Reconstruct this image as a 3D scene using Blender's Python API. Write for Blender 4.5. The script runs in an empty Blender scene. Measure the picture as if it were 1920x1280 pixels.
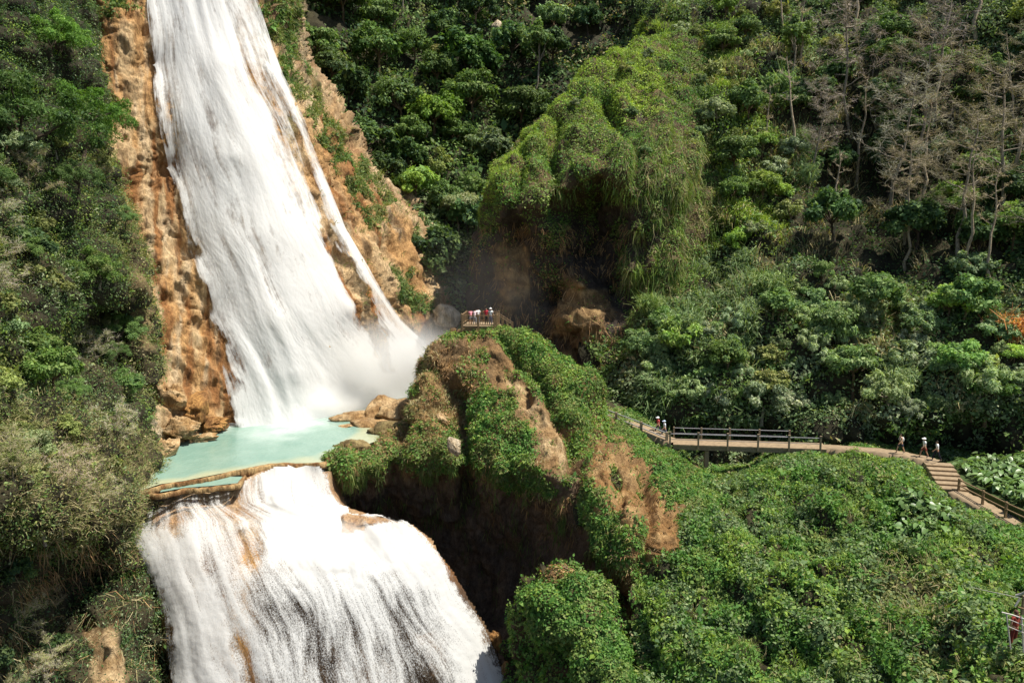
import bpy, bmesh, math, random
import numpy as np
from mathutils import Vector, Matrix

random.seed(11)
RNG = np.random.default_rng(11)
COL = bpy.context.scene.collection
SC = bpy.context.scene

# ------------------------------------------------------------------ projection helpers
F = 1507.0                      # focal length in pixels of a 1920 wide frame
TH = math.radians(9.0)          # camera pitch below the horizon
CT, ST = math.cos(TH), math.sin(TH)


def at(px, py, Y):
    """World point seen at pixel (px, py) at ground distance Y."""
    px = np.asarray(px, float); py = np.asarray(py, float); Y = np.asarray(Y, float)
    u = (px - 960) / F
    v = (640 - py) / F
    dy = CT + v * ST
    k = Y / dy
    return np.stack([u * k, Y + 0 * k, (-ST + v * CT) * k], -1)


def at1(px, py, Y):
    p = at(px, py, Y)
    return Vector((float(p[0]), float(p[1]), float(p[2])))


# ------------------------------------------------------------------ noise
def _hash(ix, iy, iz, seed):
    h = (ix.astype(np.uint32) * np.uint32(374761393) + iy.astype(np.uint32) * np.uint32(668265263)
         + iz.astype(np.uint32) * np.uint32(2147483647) + np.uint32(seed * 974711 + 13))
    h = (h ^ (h >> np.uint32(13))) * np.uint32(1274126177)
    h = h ^ (h >> np.uint32(16))
    return (h & np.uint32(0xFFFFFF)).astype(np.float64) / float(0xFFFFFF)


def vnoise(p, seed=0):
    p = np.asarray(p, float) + 1000.0
    i = np.floor(p).astype(np.int64)
    f = p - i
    f = f * f * f * (f * (f * 6 - 15) + 10)
    r = 0
    for dx in (0, 1):
        wx = f[..., 0] if dx else 1 - f[..., 0]
        for dy in (0, 1):
            wy = f[..., 1] if dy else 1 - f[..., 1]
            for dz in (0, 1):
                wz = f[..., 2] if dz else 1 - f[..., 2]
                r = r + wx * wy * wz * _hash(i[..., 0] + dx, i[..., 1] + dy, i[..., 2] + dz, seed)
    return r * 2 - 1


def fbm(p, octaves=4, seed=0, gain=.5):
    p = np.asarray(p, float)
    s = 0; a = 1.; t = 0
    for k in range(octaves):
        s = s + a * vnoise(p * (2.03 ** k) + 17.3 * k, seed + k)
        t += a; a *= gain
    return s / t * 1.5


def billow(p, octaves=3, seed=0, gain=.5):
    """rounded lumps with sharp creases, roughly -1..1"""
    p = np.asarray(p, float)
    s = 0; a = 1.; t = 0
    for k in range(octaves):
        s = s + a * (1 - 2 * np.sqrt(np.maximum(0, 1 - np.minimum(1, np.abs(vnoise(p * (2.1 ** k) + 9.1 * k, seed + k)) * 2.2)) ** 2))
        t += a; a *= gain
    return s / t


def ab3(a, b, sa, sb, z=0.):
    return np.stack([np.asarray(a) / sa, np.asarray(b) / sb, np.zeros_like(np.asarray(a, float)) + z], -1)


def sstep(e0, e1, x):
    t = np.clip((x - e0) / (e1 - e0), 0, 1)
    return t * t * (3 - 2 * t)


def sdpoly(a, b, poly):
    """signed distance to polygon (negative inside)"""
    a = np.asarray(a, float); b = np.asarray(b, float)
    d = np.full(a.shape, 1e9); ins = np.zeros(a.shape, bool)
    n = len(poly)
    for i in range(n):
        x0, y0 = poly[i]; x1, y1 = poly[(i + 1) % n]
        ex, ey = x1 - x0, y1 - y0
        t = np.clip(((a - x0) * ex + (b - y0) * ey) / (ex * ex + ey * ey + 1e-9), 0, 1)
        d = np.minimum(d, np.hypot(a - x0 - t * ex, b - y0 - t * ey))
        c = ((y0 > b) != (y1 > b))
        if abs(y1 - y0) > 1e-9:
            ins ^= c & (a < (x1 - x0) * (b - y0) / (y1 - y0) + x0)
    return np.where(ins, -d, d)


def pm(a, b, poly, soft=12, rough=18, seed=3, scale=28):
    """soft, ragged mask (1 inside the polygon)"""
    n = fbm(ab3(a, b, scale, scale), 4, seed) * rough
    return sstep(soft, -soft, sdpoly(a, b, poly) + n)


def unit(v):
    return v / np.maximum(1e-9, np.linalg.norm(v, axis=-1, keepdims=True))


# ------------------------------------------------------------------ mesh helpers
def tag(o, label=None, cat=None, group=None, kind=None):
    if label: o['label'] = label
    if cat: o['category'] = cat
    if group: o['group'] = group
    if kind: o['kind'] = kind
    return o


def link(o, parent=None):
    COL.objects.link(o)
    if parent is not None: o.parent = parent
    return o


def np_mesh(name, verts, faces, mat=None, col=None, smooth=False, attrs=None):
    """verts (N,3); faces (M,k)"""
    me = bpy.data.meshes.new(name)
    faces = np.asarray(faces, np.int32)
    m, k = faces.shape
    me.vertices.add(len(verts))
    me.vertices.foreach_set('co', np.asarray(verts, np.float32).ravel())
    me.loops.add(m * k)
    me.loops.foreach_set('vertex_index', faces.ravel())
    me.polygons.add(m)
    me.polygons.foreach_set('loop_start', np.arange(0, m * k, k, dtype=np.int32))
    me.update(calc_edges=True)
    if smooth:
        me.polygons.foreach_set('use_smooth', np.ones(m, bool))
    if col is not None:
        c = np.ones((len(verts), 4), np.float32); c[:, :3] = col
        me.attributes.new('Col', 'FLOAT_COLOR', 'POINT').data.foreach_set('color', c.ravel())
    for kx, v in (attrs or {}).items():
        v = np.asarray(v, np.float32)
        if v.ndim == 1:
            me.attributes.new(kx, 'FLOAT', 'POINT').data.foreach_set('value', v)
        else:
            me.attributes.new(kx, 'FLOAT_VECTOR', 'POINT').data.foreach_set('vector', v.ravel())
    if mat: me.materials.append(mat)
    return me


def obj(name, me, parent=None):
    return link(bpy.data.objects.new(name, me), parent)


def empty(name, loc, rz=0.):
    o = bpy.data.objects.new(name, None)
    o.location = loc; o.rotation_euler = (0, 0, rz); o.empty_display_size = .3
    return link(o)


# ------------------------------------------------------------------ materials
def new_mat(name):
    m = bpy.data.materials.new(name); m.use_nodes = True
    nt = m.node_tree
    for n in list(nt.nodes): nt.nodes.remove(n)
    return m, nt, nt.nodes, nt.links


def leaf_mat(name, trans=.3, rough=.5, spec=.35):
    m, nt, N, L = new_mat(name)
    out = N.new('ShaderNodeOutputMaterial')
    at_ = N.new('ShaderNodeAttribute'); at_.attribute_name = 'Col'
    oi = N.new('ShaderNodeObjectInfo')
    mul = N.new('ShaderNodeMix'); mul.data_type = 'RGBA'; mul.blend_type = 'MULTIPLY'; mul.inputs[0].default_value = 1
    L.new(at_.outputs['Color'], mul.inputs[6]); L.new(oi.outputs['Color'], mul.inputs[7])
    p = N.new('ShaderNodeBsdfPrincipled'); p.inputs['Roughness'].default_value = rough
    p.inputs['Specular IOR Level'].default_value = spec
    L.new(mul.outputs[2], p.inputs['Base Color'])
    t = N.new('ShaderNodeBsdfTranslucent')
    tm = N.new('ShaderNodeMix'); tm.data_type = 'RGBA'; tm.blend_type = 'MULTIPLY'; tm.inputs[0].default_value = 1
    L.new(mul.outputs[2], tm.inputs[6]); tm.inputs[7].default_value = (1.25, 1.3, .55, 1)
    L.new(tm.outputs[2], t.inputs['Color'])
    mx = N.new('ShaderNodeMixShader'); mx.inputs[0].default_value = trans
    L.new(p.outputs[0], mx.inputs[1]); L.new(t.outputs[0], mx.inputs[2]); L.new(mx.outputs[0], out.inputs[0])
    return m


def rock_mat(name, bump=.5, scale=1., rough=.85, zs=.35):
    """vertex colour base, broken up by noise and streaks, with bump"""
    m, nt, N, L = new_mat(name)
    out = N.new('ShaderNodeOutputMaterial')
    p = N.new('ShaderNodeBsdfPrincipled'); p.inputs['Roughness'].default_value = rough
    p.inputs['Specular IOR Level'].default_value = .25
    at_ = N.new('ShaderNodeAttribute'); at_.attribute_name = 'Col'
    tc = N.new('ShaderNodeTexCoord')
    mp = N.new('ShaderNodeMapping'); mp.inputs['Scale'].default_value = (scale, scale, scale * zs)
    L.new(tc.outputs['Object'], mp.inputs[0])
    n1 = N.new('ShaderNodeTexNoise'); n1.inputs['Scale'].default_value = 1.6; n1.inputs['Detail'].default_value = 8; n1.inputs['Roughness'].default_value = .68
    n2 = N.new('ShaderNodeTexNoise'); n2.inputs['Scale'].default_value = 6; n2.inputs['Detail'].default_value = 6; n2.inputs['Roughness'].default_value = .7
    L.new(mp.outputs[0], n1.inputs['Vector']); L.new(mp.outputs[0], n2.inputs['Vector'])
    r1 = N.new('ShaderNodeValToRGB')
    r1.color_ramp.elements[0].position = .3; r1.color_ramp.elements[0].color = (.58, .50, .44, 1)
    r1.color_ramp.elements[1].position = .68; r1.color_ramp.elements[1].color = (1.25, 1.22, 1.15, 1)
    L.new(n1.outputs['Fac'], r1.inputs[0])
    r2 = N.new('ShaderNodeValToRGB')
    r2.color_ramp.elements[0].position = .33; r2.color_ramp.elements[0].color = (.6, .56, .52, 1)
    r2.color_ramp.elements[1].position = .6; r2.color_ramp.elements[1].color = (1.1, 1.1, 1.08, 1)
    L.new(n2.outputs['Fac'], r2.inputs[0])
    a = N.new('ShaderNodeMix'); a.data_type = 'RGBA'; a.blend_type = 'MULTIPLY'; a.inputs[0].default_value = 1
    L.new(at_.outputs['Color'], a.inputs[6]); L.new(r1.outputs[0], a.inputs[7])
    b = N.new('ShaderNodeMix'); b.data_type = 'RGBA'; b.blend_type = 'MULTIPLY'; b.inputs[0].default_value = 1
    L.new(a.outputs[2], b.inputs[6]); L.new(r2.outputs[0], b.inputs[7])
    L.new(b.outputs[2], p.inputs['Base Color'])
    n3 = N.new('ShaderNodeTexNoise'); n3.inputs['Scale'].default_value = 17; n3.inputs['Detail'].default_value = 5; n3.inputs['Roughness'].default_value = .75
    L.new(mp.outputs[0], n3.inputs['Vector'])
    vo = N.new('ShaderNodeTexVoronoi'); vo.feature = 'DISTANCE_TO_EDGE'; vo.inputs['Scale'].default_value = 1.5
    wv = N.new('ShaderNodeMix'); wv.data_type = 'VECTOR'; wv.inputs[0].default_value = .35; L.new(mp.outputs[0], wv.inputs[4]); L.new(n1.outputs['Color'], wv.inputs[5])
    L.new(wv.outputs[1], vo.inputs['Vector'])
    vr = N.new('ShaderNodeMapRange'); vr.inputs['From Min'].default_value = 0; vr.inputs['From Max'].default_value = .09; vr.inputs['To Min'].default_value = .72; vr.inputs['To Max'].default_value = 1
    L.new(vo.outputs['Distance'], vr.inputs['Value'])
    r3 = N.new('ShaderNodeMapRange'); r3.inputs['From Min'].default_value = .3; r3.inputs['From Max'].default_value = .65; r3.inputs['To Min'].default_value = .68; r3.inputs['To Max'].default_value = 1.12
    L.new(n3.outputs['Fac'], r3.inputs['Value'])
    fm = N.new('ShaderNodeMath'); fm.operation = 'MULTIPLY'; L.new(vr.outputs[0], fm.inputs[0]); L.new(r3.outputs[0], fm.inputs[1])
    cm = N.new('ShaderNodeMix'); cm.data_type = 'RGBA'; cm.blend_type = 'MULTIPLY'; cm.inputs[0].default_value = .8
    L.new(b.outputs[2], cm.inputs[6]); L.new(fm.outputs[0], cm.inputs[7]); L.new(cm.outputs[2], p.inputs['Base Color'])
    ad0 = N.new('ShaderNodeMath'); ad0.operation = 'MULTIPLY_ADD'; L.new(n3.outputs['Fac'], ad0.inputs[0]); ad0.inputs[1].default_value = .4; L.new(n1.outputs['Fac'], ad0.inputs[2])
    ad1 = N.new('ShaderNodeMath'); ad1.operation = 'MULTIPLY_ADD'; L.new(vr.outputs[0], ad1.inputs[0]); ad1.inputs[1].default_value = .2; L.new(ad0.outputs[0], ad1.inputs[2])
    ad = N.new('ShaderNodeMath'); ad.operation = 'ADD'
    L.new(ad1.outputs[0], ad.inputs[0]); L.new(n2.outputs['Fac'], ad.inputs[1])
    bp = N.new('ShaderNodeBump'); bp.inputs['Strength'].default_value = bump; bp.inputs['Distance'].default_value = .5
    L.new(ad.outputs[0], bp.inputs['Height']); L.new(bp.outputs[0], p.inputs['Normal'])
    L.new(p.outputs[0], out.inputs[0])
    return m


def flat_mat(name, rgb, rough=.7, spec=.3, var=.25, scale=8., metal=0.):
    m, nt, N, L = new_mat(name)
    out = N.new('ShaderNodeOutputMaterial')
    p = N.new('ShaderNodeBsdfPrincipled'); p.inputs['Roughness'].default_value = rough
    p.inputs['Specular IOR Level'].default_value = spec; p.inputs['Metallic'].default_value = metal
    tc = N.new('ShaderNodeTexCoord')
    n = N.new('ShaderNodeTexNoise'); n.inputs['Scale'].default_value = scale; n.inputs['Detail'].default_value = 5
    L.new(tc.outputs['Object'], n.inputs['Vector'])
    r = N.new('ShaderNodeValToRGB')
    r.color_ramp.elements[0].position = .3; r.color_ramp.elements[0].color = tuple(c * (1 - var) for c in rgb) + (1,)
    r.color_ramp.elements[1].position = .7; r.color_ramp.elements[1].color = tuple(min(1, c * (1 + var)) for c in rgb) + (1,)
    L.new(n.outputs['Fac'], r.inputs[0]); L.new(r.outputs[0], p.inputs['Base Color'])
    bp = N.new('ShaderNodeBump'); bp.inputs['Strength'].default_value = .25; bp.inputs['Distance'].default_value = .02
    L.new(n.outputs['Fac'], bp.inputs['Height']); L.new(bp.outputs[0], p.inputs['Normal'])
    L.new(p.outputs[0], out.inputs[0])
    return m


def white_water_mat(name, sx, sy, speck=0., tint=(.89, .90, .88), gs=7., k=5.5):
    """falling white water: opaque foam that thins to clear along streaks.
    uses the attributes st (across, along, 0) and dens (0..1)"""
    m, nt, N, L = new_mat(name)
    out = N.new('ShaderNodeOutputMaterial')
    st = N.new('ShaderNodeAttribute'); st.attribute_name = 'st'
    de = N.new('ShaderNodeAttribute'); de.attribute_name = 'dens'
    tc = N.new('ShaderNodeTexCoord')

    def noise(vec, scale, det, rough=.6):
        mp = N.new('ShaderNodeMapping'); mp.inputs['Scale'].default_value = scale
        L.new(vec, mp.inputs[0])
        n = N.new('ShaderNodeTexNoise'); n.inputs['Scale'].default_value = 1; n.inputs['Detail'].default_value = det
        n.inputs['Roughness'].default_value = rough
        L.new(mp.outputs[0], n.inputs['Vector'])
        return n.outputs['Fac']

    def math_(op, a, b=None, clamp=False):
        x = N.new('ShaderNodeMath'); x.operation = op; x.use_clamp = clamp
        for i, q in enumerate((a, b)):
            if q is None: continue
            if isinstance(q, (int, float)): x.inputs[i].default_value = q
            else: L.new(q, x.inputs[i])
        return x.outputs[0]
    s1 = noise(st.outputs['Vector'], (sx, sy, 1), 5, .62)
    s2 = noise(st.outputs['Vector'], (sx * 3.5, sy * 1.6, 1), 4, .6)
    s3 = noise(st.outputs['Vector'], (sx * .35, sy * .55, 1), 3, .5)
    s = math_('ADD', math_('MULTIPLY', s1, .52), math_('ADD', math_('MULTIPLY', s2, .2), math_('MULTIPLY', s3, .43)))
    if speck:
        g = noise(tc.outputs['Object'], (gs, gs, gs * .42), 4, .78)
        s = math_('ADD', math_('MULTIPLY', s, 1 - speck), math_('MULTIPLY', g, speck * 1.15))
    # alpha = clamp((dens*2 - 1 + (s-.55)*k))
    x = math_('ADD', math_('MULTIPLY', de.outputs['Fac'], 2.2), -1.0)
    y = math_('MULTIPLY', math_('SUBTRACT', s, .56), k)
    al = math_('ADD', x, y, True)
    df = N.new('ShaderNodeBsdfDiffuse'); df.inputs['Color'].default_value = tint + (1,)
    tl = N.new('ShaderNodeBsdfTranslucent'); tl.inputs['Color'].default_value = tint + (1,)
    bp = N.new('ShaderNodeBump'); bp.inputs['Strength'].default_value = .3; bp.inputs['Distance'].default_value = .5
    fr = noise(tc.outputs['Object'], (1.5, 1.5, .8), 7, .72)
    L.new(math_('ADD', math_('MULTIPLY', s3, .5), math_('MULTIPLY', fr, .6)), bp.inputs['Height']); L.new(bp.outputs[0], df.inputs['Normal'])
    mx = N.new('ShaderNodeMixShader'); mx.inputs[0].default_value = .42
    L.new(df.outputs[0], mx.inputs[1]); L.new(tl.outputs[0], mx.inputs[2])
    tr = N.new('ShaderNodeBsdfTransparent')
    m2 = N.new('ShaderNodeMixShader')
    L.new(al, m2.inputs[0]); L.new(tr.outputs[0], m2.inputs[1]); L.new(mx.outputs[0], m2.inputs[2])
    L.new(m2.outputs[0], out.inputs[0])
    return m


M_LEAF = leaf_mat('leaf', .34, .62, .18)
M_MOSS = leaf_mat('moss_leaf', .3, .7, .2)
M_DRY = leaf_mat('dry_stems', .15, .8, .1)
M_ROCK = rock_mat('travertine', .7, .9)
M_SOIL = rock_mat('hill_soil', .5, .7, zs=1)
M_BARK = rock_mat('bark', .5, 4, zs=.3)
M_CONC = flat_mat('weathered_concrete', (.22, .17, .11), .85, .2)
M_PATH = flat_mat('trodden_path', (.27, .20, .125), .9, .15, .2, 3)
M_WOOD = flat_mat('weathered_wood', (.23, .155, .085), .8, .2, .3, 12)
M_RAIL = flat_mat('grey_rail', (.30, .29, .30), .6, .4, .2, 10)
M_WHITE = flat_mat('white_painted_rail', (.50, .46, .40), .5, .4, .1, 10)


# ------------------------------------------------------------------ smooth surfaces through control points
class Surf:
    """rows: (a, b, Y[, px, py]) - parameter (a, b) -> seen at (px, py), distance Y."""

    def __init__(s, rows, disp=None):
        A = []; V = []
        for r in rows:
            a, b, Y = r[:3]
            px, py = (r[3], r[4]) if len(r) > 3 else (a, b)
            A.append((a / 100., b / 100.)); V.append((px - a, py - b, math.log(Y)))
        s.c = np.array(A); V = np.array(V); n = len(A)
        K = np.linalg.norm(s.c[:, None] - s.c[None], axis=-1)
        Pm = np.c_[np.ones(n), s.c]
        M = np.zeros((n + 3, n + 3)); M[:n, :n] = K - np.eye(n) * .02; M[:n, n:] = Pm; M[n:, :n] = Pm.T
        s.w = np.linalg.solve(M, np.r_[V, np.zeros((3, 3))])
        s.disp = disp

    def base(s, a, b):
        a = np.asarray(a, float); b = np.asarray(b, float)
        sh = a.shape; q = np.stack([a.ravel(), b.ravel()], -1) / 100.
        out = np.empty((len(q), 3))
        for i in range(0, len(q), 60000):
            c = q[i:i + 60000]
            K = np.linalg.norm(c[:, None] - s.c[None], axis=-1)
            out[i:i + 60000] = np.c_[K, np.ones(len(c)), c] @ s.w
        out[:, 0] += q[:, 0] * 100; out[:, 1] += q[:, 1] * 100
        return at(out[:, 0], out[:, 1], np.exp(out[:, 2])).reshape(sh + (3,))

    def cache(s, a0, a1, b0, b1, step, keep=None):
        aa = np.arange(a0, a1 + step, step); bb = np.arange(b0, b1 + step, step)
        A, B = np.meshgrid(aa.astype(float), bb.astype(float))
        P0 = s.base(A, B)
        n0 = unit(np.cross(np.gradient(P0, axis=1), np.gradient(P0, axis=0)))
        n0 = np.where((np.sum(n0 * P0, -1) > 0)[..., None], -n0, n0)
        P = P0 if s.disp is None else P0 + n0 * s.disp(P0, A, B)[..., None]
        k = np.ones(A.shape, bool) if keep is None else keep(A, B)
        s.g = dict(a0=a0, b0=b0, st=step, A=A, B=B, P=P, P0=P0, N0=n0, k=k[:-1, :-1] & k[1:, :-1] & k[1:, 1:] & k[:-1, 1:])
        c = np.cross(P[1:, 1:] - P[:-1, :-1], P[1:, :-1] - P[:-1, 1:]) * .5
        ar = np.linalg.norm(c, axis=-1)
        n = c / np.maximum(1e-9, ar)[..., None]
        Pc = (P[1:, 1:] + P[:-1, :-1] + P[1:, :-1] + P[:-1, 1:]) / 4
        n = np.where((np.sum(n * n0[:-1, :-1], -1) < 0)[..., None], -n, n)
        s.g.update(cP=Pc, cN=n, cAr=ar, cA=A[:-1, :-1] + step / 2., cB=B[:-1, :-1] + step / 2.)

    def look(s, a, b, what='P'):
        """bilinear lookup of the cached position, plus the cell normal"""
        g = s.g
        a = np.asarray(a, float); b = np.asarray(b, float)
        x = np.clip((a - g['a0']) / g['st'], 0, g['A'].shape[1] - 1.001); y = np.clip((b - g['b0']) / g['st'], 0, g['A'].shape[0] - 1.001)
        i = x.astype(int); j = y.astype(int); u = (x - i)[..., None]; v = (y - j)[..., None]
        Q = g[what]
        P = (Q[j, i] * (1 - u) + Q[j, i + 1] * u) * (1 - v) + (Q[j + 1, i] * (1 - u) + Q[j + 1, i + 1] * u) * v
        return P, g['cN'][j, i]

    def grid(s, name, a0, a1, b0, b1, step, mat, colfn, keep=None, smooth=True, kind='structure', label=None):
        s.cache(a0, a1, b0, b1, step, keep)
        g = s.g
        idx = np.arange(g['A'].size).reshape(g['A'].shape)
        f = np.stack([idx[:-1, :-1], idx[1:, :-1], idx[1:, 1:], idx[:-1, 1:]], -1).reshape(-1, 4)[g['k'].ravel()]
        C = colfn(g['P'], g['A'], g['B'])
        me = np_mesh(name, g['P'].reshape(-1, 3), f, mat, C.reshape(-1, 3), smooth)
        return tag(obj(name, me), label, None, None, kind)

    def sample(s, n, a0, a1, b0, b1, dens):
        """n points spread evenly over the real area of the cached cells, weighted by dens(P, a, b)"""
        g = s.g
        m = (g['cA'] >= a0) & (g['cA'] <= a1) & (g['cB'] >= b0) & (g['cB'] <= b1) & g['k']
        cP, cA, cB = g['cP'][m], g['cA'][m], g['cB'][m]
        w = np.minimum(g['cAr'][m], np.percentile(g['cAr'][m], 99)) * np.clip(dens(cP, cA, cB), 0, None)
        cum = np.cumsum(w)
        i = np.searchsorted(cum, RNG.random(n) * cum[-1]); i = np.minimum(i, len(w) - 1)
        jj, ii = np.nonzero(m); jj = jj[i]; ii = ii[i]
        u = RNG.random((n, 1)); v = RNG.random((n, 1))
        Q = g['P']
        P = (Q[jj, ii] * (1 - u) + Q[jj, ii + 1] * u) * (1 - v) + (Q[jj + 1, ii] * (1 - u) + Q[jj + 1, ii + 1] * u) * v
        s.cells = (cP, cA, cB, i)
        return P, g['cN'][jj, ii], cA[i], cB[i]

    def gather(s, fn):
        cP, cA, cB, i = s.cells
        return (np.broadcast_to(fn(cP, cA, cB), cA.shape))[i]


def mixc(c0, c1, t):
    return np.asarray(c0) * (1 - t[..., None]) + np.asarray(c1) * t[..., None]


# ------------------------------------------------------------------ leaves
PALMUL = 1.8
PAL = {
    'bright': [(.125, .185, .030), (.155, .205, .045), (.085, .150, .028), (.110, .165, .05)],
    'mid': [(.060, .105, .028), (.085, .130, .036), (.048, .088, .03), (.105, .145, .05)],
    'dark': [(.034, .066, .022), (.048, .085, .026), (.028, .055, .026), (.065, .10, .03)],
    'grey': [(.125, .160, .085), (.155, .185, .10), (.095, .130, .070), (.19, .21, .125)],
    'cool': [(.080, .122, .050), (.108, .150, .064), (.058, .095, .042), (.145, .18, .085)],
    'olive': [(.125, .140, .045), (.10, .120, .040), (.155, .16, .06), (.08, .095, .035)],
    'dry': [(.22, .185, .095), (.18, .15, .075), (.27, .23, .13), (.14, .12, .06)],
    'brown': [(.20, .12, .055), (.15, .09, .045), (.26, .165, .08), (.12, .08, .045)],
    'vine': [(.050, .115, .022), (.070, .140, .030), (.040, .092, .022), (.095, .160, .04)],
    'ivy': [(.070, .115, .026), (.095, .140, .034), (.050, .088, .026), (.135, .165, .05)],
    'lime': [(.16, .23, .03), (.20, .27, .045), (.13, .20, .03), (.22, .26, .06)],
    'rust': [(.38, .16, .05), (.30, .13, .05), (.25, .15, .06)],
}


def pick(pal, n, mixn=None):
    """leaf colours: patches follow mixn (0..1), plus a leaf-to-leaf spread"""
    c = np.array(PAL[pal] if isinstance(pal, str) else pal)
    i = RNG.integers(0, len(c), n)
    r = c[i] * RNG.uniform(.75, 1.3, (n, 1)) * PALMUL
    return r


def leaf_geo(P, Nn, L, W, jit=.5, droop=.3, tdir=None, curl=.15):
    """diamond leaves: verts (4n,3), faces (n,4)"""
    n = len(P)
    nn = unit(Nn + RNG.normal(0, jit, (n, 3)))
    t = RNG.normal(0, 1, (n, 3)) if tdir is None else tdir + RNG.normal(0, .35, (n, 3))
    t[:, 2] -= droop
    t = unit(t - nn * np.sum(t * nn, -1, keepdims=True))
    b = np.cross(nn, t)
    q_ = np.exp(RNG.normal(-.08, .36, (n, 1)))
    L = np.broadcast_to(np.asarray(L, float), (n,))[:, None] * q_
    W = np.broadcast_to(np.asarray(W, float), (n,))[:, None] * q_ * RNG.uniform(.8, 1.2, (n, 1))
    V = np.empty((n, 4, 3))
    V[:, 0] = P
    V[:, 1] = P + t * L * .42 + b * W * .5
    V[:, 2] = P + t * L - nn * L * curl
    V[:, 3] = P + t * L * .42 - b * W * .5
    return V.reshape(-1, 3), np.arange(n * 4, dtype=np.int32).reshape(n, 4)


def cover(name, surf, n, rect, dens, pal, L=.25, W=.15, hgt=.35, jit=.5, droop=.3, upb=.4, mat=None,
          label=None, patch=None, parent=None, kind='stuff'):
    """a carpet of n leaves on a surface. patch: list of (palette, weightfn(P, a, b))"""
    P, nn, a, b = surf.sample(n, *rect, dens)
    n = len(P)
    if n == 0: return None
    h = RNG.random(n) ** 1.5 * hgt
    nn2 = unit(nn + np.array([0, 0, upb]))
    C = pick(pal, n)
    if patch:
        for pl, wf in patch:
            sel = RNG.random(n) < surf.gather(wf)
            C[sel] = pick(pl, int(sel.sum()))
    V, Fc = leaf_geo(P + nn2 * h[:, None], nn2, L, W, jit, droop)
    me = np_mesh(name, V, Fc, mat or M_LEAF, np.repeat(C, 4, 0))
    o = obj(name, me, parent)
    return tag(o, label, None, None, kind)


def blades_geo(P, D, L, W, bend=.4):
    """grass blades / hanging stems: two-quad curved strips; verts (6n), faces (2n,4)"""
    n = len(P)
    D = unit(D)
    L = np.broadcast_to(np.asarray(L, float), (n,))[:, None] * RNG.uniform(.6, 1.4, (n, 1))
    W = np.broadcast_to(np.asarray(W, float), (n,))[:, None] * RNG.uniform(.7, 1.3, (n, 1))
    s = unit(np.cross(D, RNG.normal(0, 1, (n, 3))))
    q = RNG.normal(0, .25, (n, 3)); q[:, 2] -= bend
    m = P + D * L * .55
    e = m + unit(D + q * 1.5) * L * .45
    V = np.empty((n, 6, 3))
    V[:, 0] = P - s * W * .5; V[:, 1] = P + s * W * .5
    V[:, 2] = m + s * W * .45; V[:, 3] = m - s * W * .45
    V[:, 4] = e + s * W * .12; V[:, 5] = e - s * W * .12
    k = np.arange(n)[:, None] * 6
    Fc = np.concatenate([k + np.array([[0, 1, 2, 3]]), k + np.array([[3, 2, 4, 5]])])
    return V.reshape(-1, 3), Fc


def blades(name, surf, n, rect, dens, pal, L=.8, W=.06, bend=.5, up=.8, out=.5, hang=False, label=None, parent=None, patch=None, kind='stuff', off=0.):
    P, nn, a, b = surf.sample(n, *rect, dens)
    n = len(P)
    if n == 0: return None
    D = nn * out + RNG.normal(0, .35, (n, 3))
    D[:, 2] += -up if hang else up
    C = pick(pal, n)
    if patch:
        for pl, wf in patch:
            sel = RNG.random(n) < surf.gather(wf)
            C[sel] = pick(pl, int(sel.sum()))
    V, Fc = blades_geo(P + nn * (off * RNG.random((n, 1))), D, L, W, bend)
    me = np_mesh(name, V, Fc, M_DRY if pal in ('dry', 'brown') else M_MOSS, np.repeat(C, 6, 0))
    return tag(obj(name, me, parent), label, None, None, kind)


# ------------------------------------------------------------------ tubes
def tube_geo(pts, rad, sides=5):
    """tapered tube through points"""
    pts = [Vector(p) for p in pts]
    V = []; Fc = []
    prev = None
    for i, p in enumerate(pts):
        d = (pts[min(i + 1, len(pts) - 1)] - pts[max(i - 1, 0)])
        d = d.normalized() if d.length > 1e-6 else Vector((0, 0, 1))
        x = d.orthogonal().normalized() if prev is None else (prev - d * prev.dot(d)).normalized()
        prev = x
        y = d.cross(x)
        for k in range(sides):
            t = 2 * math.pi * k / sides
            V.append(p + (x * math.cos(t) + y * math.sin(t)) * rad[i])
    for i in range(len(pts) - 1):
        for k in range(sides):
            k2 = (k + 1) % sides
            Fc.append((i * sides + k, i * sides + k2, (i + 1) * sides + k2, (i + 1) * sides + k))
    return V, Fc


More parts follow.
